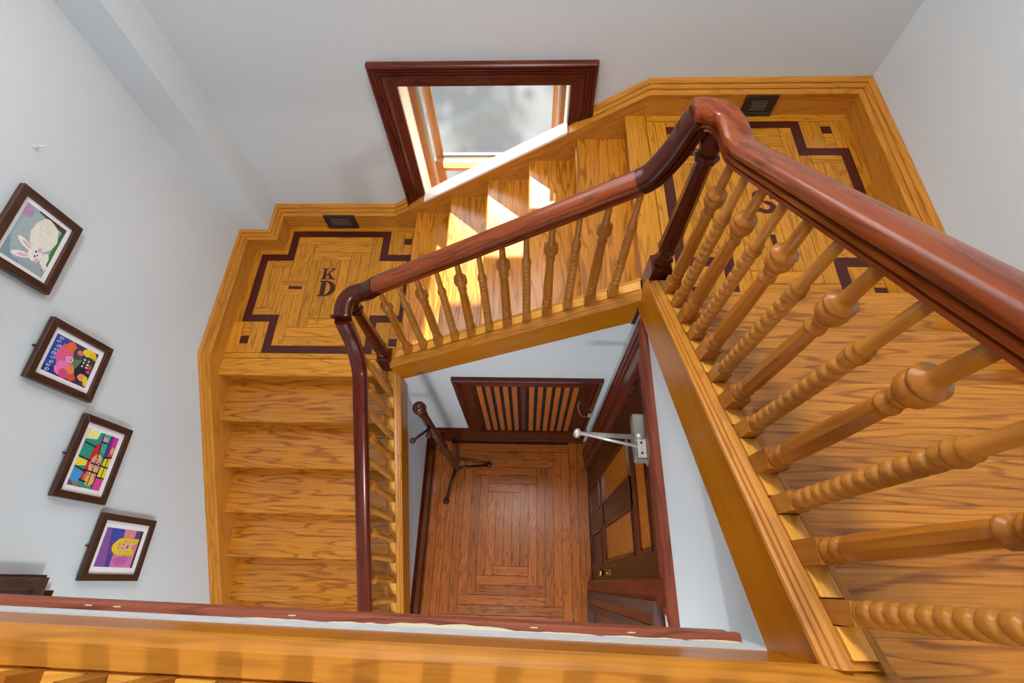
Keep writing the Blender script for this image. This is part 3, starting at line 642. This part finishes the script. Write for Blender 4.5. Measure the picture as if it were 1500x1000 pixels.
# ------------------------------------------------------------------ window
win = thing('window_1', 'double-hung window with dark red moulded casing above the stairs', None, (-0.3, YN, 2.0), kind='structure')
CW = [(0, 0), (0.036, 0), (0.044, 0.006), (0.044, 0.018), (0.030, 0.024), (0.030, 0.028), (0.038, 0.031), (0.038, 0.040), (0.026, 0.044), (0.026, 0.048), (0.033, 0.051), (0.033, 0.060), (0.021, 0.064), (0.021, 0.068), (0.028, 0.072), (0.027, 0.084), (0.014, 0.092), (0.016, 0.15), (0, 0.15)]
CX0, CX1, CZT = -0.980, 0.390, 3.193
loft('casing_head', [[(CX0 + w_, YN - o, CZT - w_) for o, w_ in CW], [(CX1 - w_, YN - o, CZT - w_) for o, w_ in CW]], 'casing', win, (1, 0, 0))
loft('casing_leg', [[(CX0 + w_, YN - o, CZT - w_) for o, w_ in CW], [(CX0 + w_, YN - o, sl2(CX0 + w_) - .045) for o, w_ in CW]], 'casing', win, (0, 0, 1))
loft('casing_leg', [[(CX1 - w_, YN - o, CZT - w_) for o, w_ in CW], [(CX1 - w_, YN - o, sl2(CX1 - w_) - .045) for o, w_ in CW]], 'casing', win, (0, 0, 1))
box('jamb', WX0 - .0, WX0 + .006, YN - .004, YN + .20, WZ0, WZ1, 'jamb_paint', win, 'z'); box('jamb', WX1 - .006, WX1, YN - .004, YN + .20, WZ0, WZ1, 'white_paint', win, 'z')
box('jamb_head', WX0, WX1, YN, YN + .24, WZ1 - .006, WZ1, 'jamb_paint', win)
box('sill', WX0, WX1, YN, YN + .30, WZ0 - .02, WZ0 + .01, 'jamb_paint', win)
for s, x in ((1, WX0), (-1, WX1)):
    xx = lambda a, b: (min(x + s * a, x + s * b), max(x + s * a, x + s * b))
    box('stop', *xx(0, .05 if s > 0 else .035), YN + .20, YN + .225, WZ0, WZ1, 'sash_brown', win, 'z')
    box('track', *xx(0, .072 if s > 0 else .05), YN + .225, YN + .245, WZ0, WZ1, 'track_grey', win, 'z')
lo = box('sash_stile', WX0 + .065, WX0 + .135, YN + .245, YN + .285, WZ0, 2.20, 'sash_brown', win, 'z')
box('sash_stile', WX1 - .085, WX1 - .05, YN + .245, YN + .285, WZ0, 2.20, 'sash_brown', win, 'z')
box('sash_rail', WX0 + .13, WX1 - .085, YN + .245, YN + .285, 2.105, 2.135, 'sash_brown', win); box('sash_rail_top', WX0 + .13, WX1 - .085, YN + .243, YN + .287, 2.135, 2.195, 'jamb_paint', win)
box('pane', WX0 + .13, WX1 - .085, YN + .262, YN + .268, WZ0, 2.105, 'glass', win)
box('sash_stile', WX0 + .075, WX0 + .135, YN + .29, YN + .325, 2.15, WZ1, 'sash_brown', win, 'z'); box('sash_stile', WX1 - .085, WX1 - .05, YN + .29, YN + .325, 2.15, WZ1, 'sash_brown', win, 'z')
box('sash_rail', WX0 + .13, WX1 - .085, YN + .29, YN + .325, 2.16, 2.20, 'white_paint', win); box('sash_gasket', WX0 + .13, WX1 - .085, YN + .292, YN + .32, 2.20, 2.222, 'sash_blue', win)
box('pane', WX0 + .13, WX1 - .085, YN + .303, YN + .309, 2.22, WZ1, 'glass', win)
lk = box('sash_lock', -0.20, -0.13, YN + .25, YN + .28, 2.195, 2.212, 'vent_dark', win)
w2 = thing('window_added', 'frosted window added above the view to light the stairs', None, (-0.5, YN, UZ0), kind='structure')  # unseen window added to account for light on the treads; frosted to spread sun
for a in ((UX0 - .15, UX1 + .15, UZ1, UZ1 + .15), (UX0 - .15, UX1 + .15, UZ0 - .15, UZ0), (UX0 - .15, UX0, UZ0, UZ1), (UX1, UX1 + .15, UZ0, UZ1)):
    box('casing', a[0], a[1], YN - .03, YN, a[2], a[3], 'casing', w2, 'x' if a[1] - a[0] > .3 else 'z', bevel=.004)
for a in ((UX0, UX1, UZ0, UZ0 + .06), (UX0, UX1, UZ1 - .06, UZ1), (UX0, UX0 + .05, UZ0, UZ1), (UX1 - .05, UX1, UZ0, UZ1), (-.55, -.5, UZ0, UZ1)):
    box('sash_bar', a[0], a[1], YN + .18, YN + .22, a[2], a[3], 'sash_brown', w2, 'x' if a[1] - a[0] > .3 else 'z')
for x0, x1 in ((UX0 + .05, -.55), (-.5, UX1 - .05)): box('pane', x0, x1, YN + .197, YN + .203, UZ0 + .06, UZ1 - .06, 'frosted_glass', w2)
# ------------------------------------------------------------------ outside: drive and the tree that dapples it
struct(box('ground', -25, 25, 3.2, 45, -0.7, -0.5, 'asphalt'), 'grey asphalt drive outside the window')
tree = thing('tree', 'leafy tree shading the drive outside the window', 'tree', (1.4, 13.4, -0.5))
tube('trunk', (1.4, 13.4, -0.5), (0.6, 12.6, 4.2), 0.16, 0.07, 'bark', tree, 12)
random.seed(21)
v, f = [], []
def crown_blob():
    gx, gy, hz = random.uniform(-3.2, 2.0), random.uniform(5.0, 9.0), random.uniform(3.2, 5.2)      # over the strip of drive that the tree shades
    k = hz / -SUN_DIR.z
    return gx - SUN_DIR.x * k, gy - SUN_DIR.y * k, hz - 0.5, random.uniform(.4, .75)
blobs = [crown_blob() for _ in range(21)]
for bxx, byy, bzz, br in blobs:
    for _ in range(230):
        d = Vector((random.gauss(0, 1), random.gauss(0, 1), random.gauss(0, 1))).normalized() * br * random.random() ** .4
        c = Vector((bxx, byy, bzz)) + d; a = Vector((random.gauss(0, 1), random.gauss(0, 1), random.gauss(0, .6))).normalized(); b_ = a.orthogonal().normalized()
        s = random.uniform(.07, .13); k = len(v)
        v += [c - a * s, c + b_ * s * .5, c + a * s, c - b_ * s * .5]; f.append((k, k + 1, k + 2, k + 3))
fo = mesh('foliage', v, f, 'leaf', tree); fo['kind'] = 'stuff'
# ------------------------------------------------------------------ vestibule: skirting, grille, door, coat rack
def skirt(name, pos, a, b, h, label):
    t = thing(name, label, None, (*pos((a + b) / 2, 0), 0), kind='structure')
    pr = [(0, 0), (.026, 0), (.026, .09), (.019, .10), (.019, h - .08), (.026, h - .075), (.026, h - .045), (.016, h - .035), (.014, h - .015), (.006, h), (0, h)]
    loft('board', [[(*pos(s, d), z) for d, z in pr] for s in (a, b)], 'mahogany', t, tuple(Vector((*pos(b, 0), 0)) - Vector((*pos(a, 0), 0))))
skirt('baseboard_lower_west', lambda s, d: (WXW + d, s), -1.2, WYN, 0.40, 'tall dark red skirting of the vestibule')
skirt('baseboard_lower_north', lambda s, d: (s, WYN - d), WXW, WXE - .03, 0.43, 'tall dark red skirting under the grille')
gr = thing('wall_grille', 'dark framed wall grille with vertical orange wooden slats', 'grille', (0, WYN, 0.42))
GX0, GX1, GZ0, GZ1 = -0.565, 0.540, 0.405, 1.742
CG = [(0, 0), (0.030, 0), (0.036, 0.012), (0.028, 0.03), (0.031, 0.05), (0.022, 0.062), (0.022, 0.13), (0.012, 0.14), (0.012, 0.15), (0, 0.15)]
loft('frame_top', [[(GX0 + w_, WYN - o, GZ1 - w_) for o, w_ in CG], [(GX1 - w_, WYN - o, GZ1 - w_) for o, w_ in CG]], 'mahogany', gr)
for x0, sg in ((GX0, 1), (GX1, -1)): loft('frame_side', [[(x0 + sg * w_, WYN - o, GZ1 - w_) for o, w_ in CG], [(x0 + sg * w_, WYN - o, GZ0) for o, w_ in CG]], 'mahogany', gr, (0, 0, 1))
box('frame_bottom', GX0 + .1, GX1 - .1, WYN - .036, WYN, GZ0, GZ0 + .035, 'mahogany', gr)
box('back_panel', GX0 + .1, GX1 - .1, WYN - .006, WYN - .001, GZ0 + .03, GZ1 - .1, 'black', gr)
for k in range(12):
    x = -0.375 + 0.0665 * k
    box('slat', x - .0195, x + .0195, WYN - .020, WYN - .008, GZ0 + .035, 1.60, 'slat_orange' if k != 5 else 'casing', gr, 'z')
# door in the east wall
dr = thing('door_1', 'dark brown panelled door with golden panels and dark casing', None, (WXE, 0.5, 0), kind='structure')
XF = 0.604                                        # face of the door leaf
cas = [(0, 0), (0.030, 0), (0.037, 0.012), (0.030, 0.03), (0.033, 0.05), (0.024, 0.065), (0.027, 0.085), (0.018, 0.10), (0.020, 0.165), (0.012, 0.185), (0, 0.185)]
EY0, EY1, EZ = -0.16, 1.215, 2.838
loft('casing_head', [[(WXE - o, EY1 - w_, EZ - w_) for o, w_ in cas], [(WXE - o, EY0 + w_ * .4, EZ - w_) for o, w_ in cas]], 'casing_worn', dr, (0, 1, 0))
loft('casing_leg', [[(WXE - o, EY1 - w_, EZ - w_) for o, w_ in cas], [(WXE - o, EY1 - w_, 0) for o, w_ in cas]], 'casing', dr, (0, 0, 1))
box('casing_leg', WXE - .03, WXE, -0.075, DY0 + .0, 0, EZ - .05, 'casing', dr, 'z'); box('jamb_strip', WXE - .02, WXE + .05, DY0 - .012, DY0 + .01, 0, DZ, 'mahogany', dr, 'z')
box('jamb_strip', WXE - .0, WXE + .05, DY1 - .02, DY1 + .02, 0, DZ, 'mahogany', dr, 'z'); box('jamb_strip', WXE, WXE + .05, DY0, DY1, DZ - .03, DZ + .01, 'mahogany', dr, 'y')
lf = box('door_leaf', XF + .012, XF + .045, DY0 + .01, DY1 - .02, 0.01, DZ - .03, 'door_brown', dr, 'z')
YL0, YL1 = DY0 + .012, DY1 - .022
for y0, y1, z0, z1, g in ((YL0, .15, .012, DZ - .03, 'z'), (.82, YL1, .012, DZ - .03, 'z'), (.41, .575, .9, 2.08, 'z'), (.15, .82, .012, .14, 'y'), (.15, .82, .74, .95, 'y'), (.15, .82, 2.03, 2.19, 'y'), (.15, .82, 2.46, DZ - .03, 'y'), (.41, .575, .14, .74, 'z')):
    box('door_rail' if g == 'y' else 'door_stile', XF, XF + .02, y0, y1, z0, z1, 'door_brown', dr, g)
for y0, y1, z0, z1, mt in ((.575, .82, .95, 2.03, 'door_panel'), (.15, .41, .95, 2.03, 'door_panel'), (.15, .82, 2.19, 2.46, 'door_panel'), (.15, .41, .14, .74, 'door_brown'), (.575, .82, .14, .74, 'door_brown')):
    e = .02
    dp = loft('door_panel', [[(XF + .014, y0, z0), (XF + .014, y1, z0), (XF + .014, y1, z1), (XF + .014, y0, z1)], [(XF + .004, y0 + e, z0 + e), (XF + .004, y1 - e, z0 + e), (XF + .004, y1 - e, z1 - e), (XF + .004, y0 + e, z1 - e)]], mt, dr, (0, 0, 1))
    for a in ((y0, y0 + .012, z0, z1), (y1 - .012, y1, z0, z1), (y0, y1, z0, z0 + .012), (y0, y1, z1 - .012, z1)):
        box('panel_mould', XF - .006, XF + .012, *a, 'mahogany', dp, 'z' if a[1] - a[0] < .02 else 'y')
kn_ = lathe('door_knob', [(.006, 0), (.026, .002), (.026, .006), (.009, .01), (.009, .035), (.02, .042), (.029, .055), (.026, .07), (.012, .077), (.001, .078)], (0, 0, 0), 'brass', None, 16)
kn_.parent = dr; kn_.matrix_parent_inverse = WM[dr.name].inverted(); kn_.matrix_basis = Matrix.Translation((XF, .078, 1.02)) @ Matrix.Rotation(-math.pi / 2, 4, 'Y') @ kn_.matrix_basis
box('escutcheon', XF - .006, XF, .058, .098, .93, 1.11, 'brass', dr, 'z')
for z in (2.35, 1.3, .35): lathe('hinge', [(.007, -.05), (.009, -.048), (.009, .048), (.007, .05)], (XF - .004, DY1 - .02, z), 'vent_dark', dr, 8)
# panelled jamb of the wide opening, south of the door
jp = thing('trim_2', 'dark moulded jamb panel beside the vestibule door', None, (WXE, -0.25, 0), kind='structure')
JX = 0.562
for i, (y0, y1, z0, z1, x, mt) in enumerate(((-0.55, -0.05, 0, 2.62, JX + .02, 'mahogany'),)):
    box('panel_back', x, WXE + .001, y0, y1, z0, z1, mt, jp, 'z')
for ins, wd, x, mt in ((0.0, .055, JX - .014, 'dark_oak'), (.055, .045, JX - .004, 'mahogany'), (.10, .05, JX - .012, 'dark_oak')):
    y1, z1, z0 = -0.06 - ins, 2.6 - ins, 0.02 + ins
    box('panel_frame', x, JX + .022, y1 - wd, y1, z0, z1, mt, jp, 'z'); box('panel_frame', x, JX + .022, -0.55, y1 - wd, z1 - wd, z1, mt, jp, 'y'); box('panel_frame', x, JX + .022, -0.55, y1 - wd, z0, z0 + wd, mt, jp, 'y')
# door closer
dc = thing('door_closer', 'grey metal door closer with jointed arm on the dark door', 'door closer', (0.57, 0.65, 2.5))
ZC = 2.575
box('closer_body', 0.532, 0.604, 0.55, 0.79, ZC - .05, ZC + .015, 'metal_light', dc, 'y', bevel=.006)
box('closer_base', 0.596, 0.604, 0.54, 0.80, ZC - .055, ZC + .02, 'metal_pale', dc, 'y')
tube('arm', (0.545, 0.66, ZC + .04), (0.245, 0.675, ZC + .04), .013, .010, 'metal_light', dc)
tube('forearm', (0.245, 0.675, ZC + .055), (0.545, 0.60, ZC + .08), .007, .007, 'metal_pale', dc)
lathe('elbow', [(.016, -.03), (.018, -.028), (.018, .02), (.012, .024)], (0.245, 0.675, ZC + .045), 'metal_pale', dc, 14)
lathe('pivot', [(.018, -.03), (.02, -.028), (.02, .03), (.014, .036)], (0.55, 0.66, ZC + .03), 'metal_pale', dc, 14)
box('bracket', 0.53, 0.572, 0.55, 0.64, ZC + .066, ZC + .088, 'metal_pale', dc, 'y', bevel=.003)
for y in (.57, .62): lathe('screw', [(.006, 0), (.006, .004), (.003, .006)], (0.548, y, ZC + .088), 'vent_dark', dc, 8)
sn = thing('door_sensor', 'small pale sensor with a thin cable by the grille corner', 'sensor', (0.50, 1.27, 1.05))
box('sensor_body', 0.50, 0.54, 1.262, 1.288, 1.02, 1.06, 'metal_pale', sn, bevel=.003)
sweep('cable', [(-.002, -.002), (.002, -.002), (.002, .002), (-.002, .002)], spline([(0.51, 1.262, 1.03), (0.44, 1.25, 1.10), (0.40, 1.27, 1.25), (0.40, 1.285, 1.35)], 5), 'wire', sn)
# coat rack
RX, RY = -0.702, 0.987
ck = thing('coat_rack', 'dark brown wooden coat rack with ball top in the vestibule corner', 'coat rack', (RX, RY, 0))
lathe('pole', [(.024, .16), (.028, .20), (.031, .50), (.034, 1.0), (.038, 1.02), (.038, 1.05), (.031, 1.07), (.029, 1.9), (.033, 1.93), (.024, 1.97), (.016, 1.99)], (RX, RY, 0), 'rack_brown', ck, 14)
ball('ball_finial', (RX, RY, 2.03), .046, 'rack_brown', ck, 16)
for ex, ey in ((-0.398, 1.058), (-0.80, 0.697), (-0.90, 1.22)):
    lg = tube('leg', (RX, RY, .20), (ex, ey, .035), .016, .013, 'rack_brown', ck); ball('foot', (ex, ey, .030), .030, 'rack_brown', lg)
for ex, ey, ez in ((-0.735, 1.075, 1.84), (-0.79, 0.85, 1.74), (-0.675, 0.88, 1.78)):
    pg = tube('peg', (RX, RY, ez - .14), (ex, ey, ez), .010, .010, 'rack_brown', ck); ball('peg_ball', (ex, ey, ez), .022, 'rack_brown', pg)
# ------------------------------------------------------------------ pictures on the west wall
PICM = {}
def pm(r, g, b):
    k = 'paint_%d_%d_%d' % (r, g, b)
    if k not in MATS: plain(k, srgb(r, g, b), 0.7, var=0.22, scale=70)
    return k
def picture(y0, y1, z0, z1, label, fw, mat_w, art, bottom=None):
    xo = XW + 0.012; t = thing('framed_picture', label, 'picture', (XW, (y0 + y1) / 2, z0), 'framed child paintings on the wall')
    d = 0.026
    for nm, pts in (('frame_rail', [(y0, z1), (y1, z1), (y1 - fw, z1 - fw), (y0 + fw, z1 - fw)]), ('frame_rail', [(y0, z0), (y1, z0), (y1 - fw, z0 + fw), (y0 + fw, z0 + fw)]),
                    ('frame_stile', [(y0, z0), (y0, z1), (y0 + fw, z1 - fw), (y0 + fw, z0 + fw)]), ('frame_stile', [(y1, z0), (y1, z1), (y1 - fw, z1 - fw), (y1 - fw, z0 + fw)])):
        prism(nm, pts, 'x', xo, xo + d, 'frame_brown', t, (0, 1, 0) if nm == 'frame_rail' else (0, 0, 1), bevel=.0015)
    box('hanger', XW + .001, xo + .002, (y0 + y1) / 2 - .003, (y0 + y1) / 2 + .003, z1 - .01, z1 + .007, 'vent_dark', t)
    mb = box('mat_board', xo + .004, xo + .012, y0 + fw - .002, y1 - fw + .002, z0 + fw - .002, z1 - fw + .002, 'mat_board', t, 'y')
    ay0, ay1, az0, az1 = y0 + fw + mat_w, y1 - fw - mat_w, z0 + fw + mat_w, z1 - fw - mat_w
    v, f, fm, ms = [], [], [], []
    for k, (col, poly) in enumerate(art):
        m_ = pm(*col)
        if m_ not in ms: ms.append(m_)
        b = len(v); n = len(poly)
        cl = lambda q: min(1, max(0, q))
        v += [(xo + .0125 + .00012 * k, ay0 + cl(p[0]) * (ay1 - ay0), az0 + cl(p[1]) * (az1 - az0)) for p in poly]
        f.append(tuple(range(b, b + n))); fm.append(ms.index(m_))
    me = bpy.data.meshes.new('print'); F = frame_of((xo + .0125, (ay0 + ay1) / 2, (az0 + az1) / 2), (0, 1, 0)); Fi = F.inverted()
    me.from_pydata([Fi @ Vector(q) for q in v], [], f)
    for m_ in ms: me.materials.append(MATS[m_])
    for p, k in zip(me.polygons, fm): p.material_index = k
    me.update(); link(bpy.data.objects.new('print', me), mb, F)
    return t
def ell(cx_, cy_, rx, ry, a=0, n=16, jit=0.0):
    ca, sa = math.cos(math.radians(a)), math.sin(math.radians(a)); out = []
    for i in range(n):
        q = 2 * math.pi * i / n; j = 1 + random.uniform(-jit, jit); x, y = rx * j * math.cos(q), ry * j * math.sin(q)
        out.append((cx_ + x * ca - y * sa, cy_ + x * sa + y * ca))
    return out
FULL = [(0, 0), (1, 0), (1, 1), (0, 1)]
random.seed(5)
rab = [((150, 172, 182), FULL), ((128, 152, 168), [(0, .55), (0, 1), (.35, 1)]), ((160, 180, 184), ell(.5, .7, .45, .25)), ((178, 140, 178), ell(.86, .90, .10, .13)), ((64, 120, 56), [(.12, 0), (1, 0), (1, .08), (.1, .09)]), ((60, 66, 62), [(.9, .0), (1, 0), (1, .7), (.97, .7)]),
       ((232, 230, 220), ell(.66, .36, .30, .30, 10, 20, .06)), ((228, 226, 214), ell(.84, .42, .13, .17)), ((238, 238, 234), ell(.30, .36, .14, .15, 0, 18, .05)), ((238, 238, 234), ell(.16, .62, .055, .20, 15)), ((238, 238, 234), ell(.36, .64, .055, .20, -12)), ((222, 184, 184), ell(.17, .58, .026, .12, 15)), ((222, 184, 184), ell(.36, .60, .026, .12, -12)),
       ((238, 236, 230), ell(.30, .14, .12, .09)), ((232, 232, 228), [(.1, .03), (.2, .0), (.3, .12), (.2, .16)]), ((226, 186, 186), ell(.40, .31, .05, .05)), ((226, 186, 186), ell(.20, .28, .045, .045)), ((24, 26, 30), ell(.34, .37, .02, .022, 0, 8)), ((24, 26, 30), ell(.26, .35, .02, .022, 0, 8)), ((30, 30, 34), ell(.30, .31, .018, .014, 0, 8))]
ab = [((60, 50, 92), FULL), ((34, 74, 168), [(0, .72), (1, .66), (1, 1), (0, 1)]), ((22, 50, 130), [(0, .5), (.2, .6), (.2, 1), (0, 1)]), ((222, 92, 150), ell(.55, .68, .30, .2, 0, 14, .2)), ((236, 120, 180), ell(.25, .60, .22, .16, 0, 14, .2)), ((214, 70, 130), ell(.12, .55, .12, .12, 0, 12, .2)), ((228, 104, 62), ell(.82, .62, .16, .12, 0, 12, .2)), ((216, 74, 52), ell(.15, .36, .13, .10, 0, 12, .2)), ((232, 130, 90), ell(.3, .44, .13, .12, 0, 12, .25)),
      ((96, 120, 92), ell(.5, .36, .16, .12, 0, 12, .2)), ((70, 62, 80), ell(.75, .42, .16, .12, 0, 12, .2)), ((206, 120, 110), ell(.8, .4, .07, .07, 0, 10)), ((236, 206, 60), ell(.9, .2, .15, .16, 0, 12, .15)), ((230, 190, 40), ell(.84, .12, .09, .1, 0, 10, .2)), ((30, 26, 48), ell(.35, .2, .28, .18, 0, 12, .2)), ((46, 60, 44), ell(.65, .14, .15, .15, 0, 12, .25)), ((236, 150, 90), ell(.22, .16, .1, .1, 0, 10, .1)), ((240, 204, 50), ell(.16, .05, .14, .07, 20, 10, .15)), ((190, 70, 90), ell(.56, .1, .07, .07, 0, 10)), ((200, 80, 96), ell(.42, .08, .05, .05, 0, 10)),
      ((236, 232, 238), ell(.52, .56, .075, .075)), ((196, 90, 170), ell(.52, .56, .055, .055)), ((240, 236, 236), ell(.52, .56, .02, .02))]
for i in range(9): ab.append(((224, 230, 244), ell(.06 + .108 * i, .90 + .02 * math.sin(i * 2), .034, .05, 30, 8, .2))); ab.append(((40, 84, 176), ell(.06 + .108 * i, .90 + .02 * math.sin(i * 2), .02, .034, 30, 8)))
for i in range(6): ab.append(((236, 240, 236), ell(.5 + .09 * (i % 3), .17 + .1 * (i // 3), .022, .03, 20 * i, 6, .3)))
mo = [((40, 150, 140), FULL), ((64, 152, 214), [(.02, .72), (.10, 1), (.32, 1), (.26, .66)]), ((236, 216, 60), [(.33, 1), (.50, 1), (.46, .62), (.38, .66)]), ((36, 150, 130), [(.52, 1), (.75, 1), (.72, .6), (.5, .66)]), ((232, 236, 150), [(.82, 1), (1, 1), (1, .62), (.86, .66)]), ((96, 70, 110), [(0, .5), (.05, .9), (.12, 1), (0, 1)]), ((150, 120, 80), ell(.03, .76, .05, .09)), ((214, 96, 60), [(.1, .55), (.28, .62), (.3, .72), (.14, .7)]), ((200, 36, 48), ell(.52, .56, .30, .13, -8)), ((206, 110, 170), [(.08, .22), (.32, .30), (.3, .6), (.1, .58)]), ((230, 190, 90), ell(.14, .42, .10, .14)), ((226, 178, 120), ell(.42, .42, .20, .19)), ((222, 150, 190), [(.36, .3), (.5, .28), (.48, .6), (.4, .6)]), ((60, 170, 150), [(.62, .2), (1, .2), (1, .5), (.68, .46)]), ((214, 60, 150), [(.0, 0), (.3, 0), (.25, .22), (0, .26)]), ((232, 212, 40), [(.20, .0), (.62, 0), (.58, .2), (.22, .24)]), ((212, 50, 150), [(.62, 0), (1, 0), (1, .16), (.6, .14)]), ((110, 40, 140), [(.60, .14), (1, .16), (1, .26), (.6, .24)]), ((240, 150, 190), [(.86, .34), (.94, .34), (.94, .48), (.86, .48)]), ((220, 170, 80), ell(.74, .07, .07, .06))]
K0 = (26, 24, 26)
for a_, b_ in (((.33, 1), (.27, .64)), ((.5, 1), (.47, .6)), ((.76, 1), (.72, .58)), ((0, .27), (1, .26)), ((.05, .44), (.66, .46)), ((.28, .24), (.3, .72)), ((.42, .0), (.44, .6)), ((.62, 0), (.58, .24)), ((.2, .12), (.62, .11)), ((.64, .46), (1, .52)), ((.22, 0), (.22, .26)), ((.1, .52), (.12, .75)), ((.84, .3), (.84, .5)), ((.1, .72), (.28, .66))):
    d_ = Vector((b_[0] - a_[0], b_[1] - a_[1])); n_ = Vector((-d_.y, d_.x)).normalized() * .012
    mo.append((K0, [(a_[0] + n_.x, a_[1] + n_.y), (b_[0] + n_.x, b_[1] + n_.y), (b_[0] - n_.x, b_[1] - n_.y), (a_[0] - n_.x, a_[1] - n_.y)]))
for cx_, cy_ in ((.38, .47), (.52, .45), (.44, .34)): mo.append(((120, 80, 50), ell(cx_, cy_, .04, .035, 0, 8))); mo.append(((232, 196, 140), ell(cx_, cy_, .022, .018, 0, 8)))
bl = [((96, 62, 130), FULL), ((64, 70, 168), [(.62, .55), (1, .5), (1, .86), (.62, .80)]), ((128, 84, 158), [(0, .72), (.6, .82), (1, .86), (1, 1), (0, 1)]), ((206, 120, 170), [(.0, .0), (.35, 0), (.4, .62), (.0, .62)]), ((186, 96, 160), ell(.18, .4, .12, .2, 0, 12, .2)), ((72, 62, 150), [(.02, .62), (.28, .64), (.28, .76), (.02, .74)]), ((210, 140, 150), [(.66, .2), (1, .2), (1, .52), (.7, .5)]), ((200, 110, 170), [(.3, .0), (.75, .0), (.62, .35), (.42, .34)]), ((228, 200, 40), ell(.54, .42, .23, .33, 8, 16, .08)), ((222, 188, 40), [(.32, .08), (.46, .1), (.44, .5), (.32, .48)]), ((222, 188, 40), [(.66, .0), (.78, .0), (.76, .5), (.62, .48)]), ((224, 180, 140), ell(.55, .40, .12, .2)), ((226, 160, 90), ell(.55, .54, .1, .05)), ((70, 40, 40), ell(.50, .44, .018, .02, 0, 8)), ((70, 40, 40), ell(.60, .44, .018, .02, 0, 8)), ((90, 50, 50), [(.50, .3), (.6, .29), (.59, .33), (.5, .34)]), ((214, 120, 170), [(.46, .0), (.64, .0), (.6, .2), (.5, .2)]), ((40, 34, 40), [(0, 0), (1, 0), (1, .05), (0, .05)])]
picture(1.163, 1.556, 3.102, 3.425, 'white rabbit painting on pale blue in brown frame, highest of the four', .036, .022, rab)
picture(0.780, 1.088, 2.659, 3.032, 'colourful pink and blue abstract painting in brown frame', .034, .026, ab)
picture(0.316, 0.727, 2.328, 2.658, 'bright mosaic style portrait with red hat in brown frame', .034, .030, mo)
picture(-0.050, 0.282, 1.900, 2.312, 'painting of blonde figure on purple in brown frame, lowest of the four', .034, .034, bl)
# heavy dark frame at the left edge, small white hook
hv = thing('wall_mirror', 'heavy dark wood moulded frame on the wall below the pictures', 'frame', (XW, -0.4, 2.49))
def mring(y0, y1, z0, z1, wd, xa, xb, mt, nm):
    for a in ((y0, y1, z0, z0 + wd), (y0, y1, z1 - wd, z1)): box(nm, xa, xb, *a, mt, hv, 'y')
    for a in ((y0, y0 + wd, z0 + wd, z1 - wd), (y1 - wd, y1, z0 + wd, z1 - wd)): box(nm, xa, xb, *a, mt, hv, 'z')
mring(-0.95, -0.034, 2.545, 3.6, .05, XW + .06, XW + .085, 'dark_oak', 'frame_moulding')
mring(-0.96, -0.024, 2.535, 3.61, .09, XW + .03, XW + .06, 'dark_oak', 'frame_moulding')
mring(-0.95, -0.034, 2.54, 3.6, .13, XW + .0, XW + .03, 'dark_oak', 'frame_moulding')
box('frame_back', XW + .001, XW + .012, -0.93, -0.06, 2.58, 3.56, 'dark_oak', hv, 'y')
box('frame_shelf', XW, XW + .05, -0.93, -0.09, 2.455, 2.54, 'mahogany', hv, 'y')
hk = thing('wall_hook', 'tiny white adhesive hook on the wall above the pictures', 'hook', (XW, 1.758, 3.44))
box('hook_plate', XW, XW + .006, 1.752, 1.764, 3.425, 3.455, 'hook_white', hk, 'z', bevel=.001)
tube('hook_arm', (XW + .004, 1.758, 3.44), (XW + .055, 1.765, 3.445), .004, .003, 'hook_white', hk)
# ------------------------------------------------------------------ ceiling lamps (above and behind the view); the upper hall one is added fill
def ceiling_lamp(x, y, z, watts, label, r=0.22):
    t = thing('ceiling_light', label, 'ceiling light', (x, y, z))
    lathe('lamp_base', [(r * .9, -.03), (r, -.02), (r, 0), (.01, 0)], (x, y, z), 'metal_pale', t, 24)
    lathe('lamp_shade', [(.01, -.10), (r * .6, -.085), (r * .85, -.055), (r * .9, -.03)], (x, y, z), 'lamp_glass', t, 24)
    ld = bpy.data.lights.new('ceiling_bulb', 'AREA'); ld.shape = 'DISK'; ld.size = 2 * r; ld.energy = watts; ld.color = (1.0, 0.97, 0.93)
    lo_ = bpy.data.objects.new('ceiling_bulb', ld); link(lo_, t, Matrix.Translation((x, y, z - .12)))
ceiling_lamp(-0.1, 1.9, CEIL, 55, 'round glass ceiling light over the stairwell')
ceiling_lamp(-0.2, -1.6, CEIL, 38, 'added round glass fill light on the upper hall ceiling')  # unseen lamp added to brighten the near treads and balcony side
ceiling_lamp(-0.3, -1.4, 3.7, 50, 'round glass ceiling light of the room below')
struct(box('ceiling_lower', XW, XE, -4.0, -0.34, 3.70, 3.84, 'ceiling_paint'))
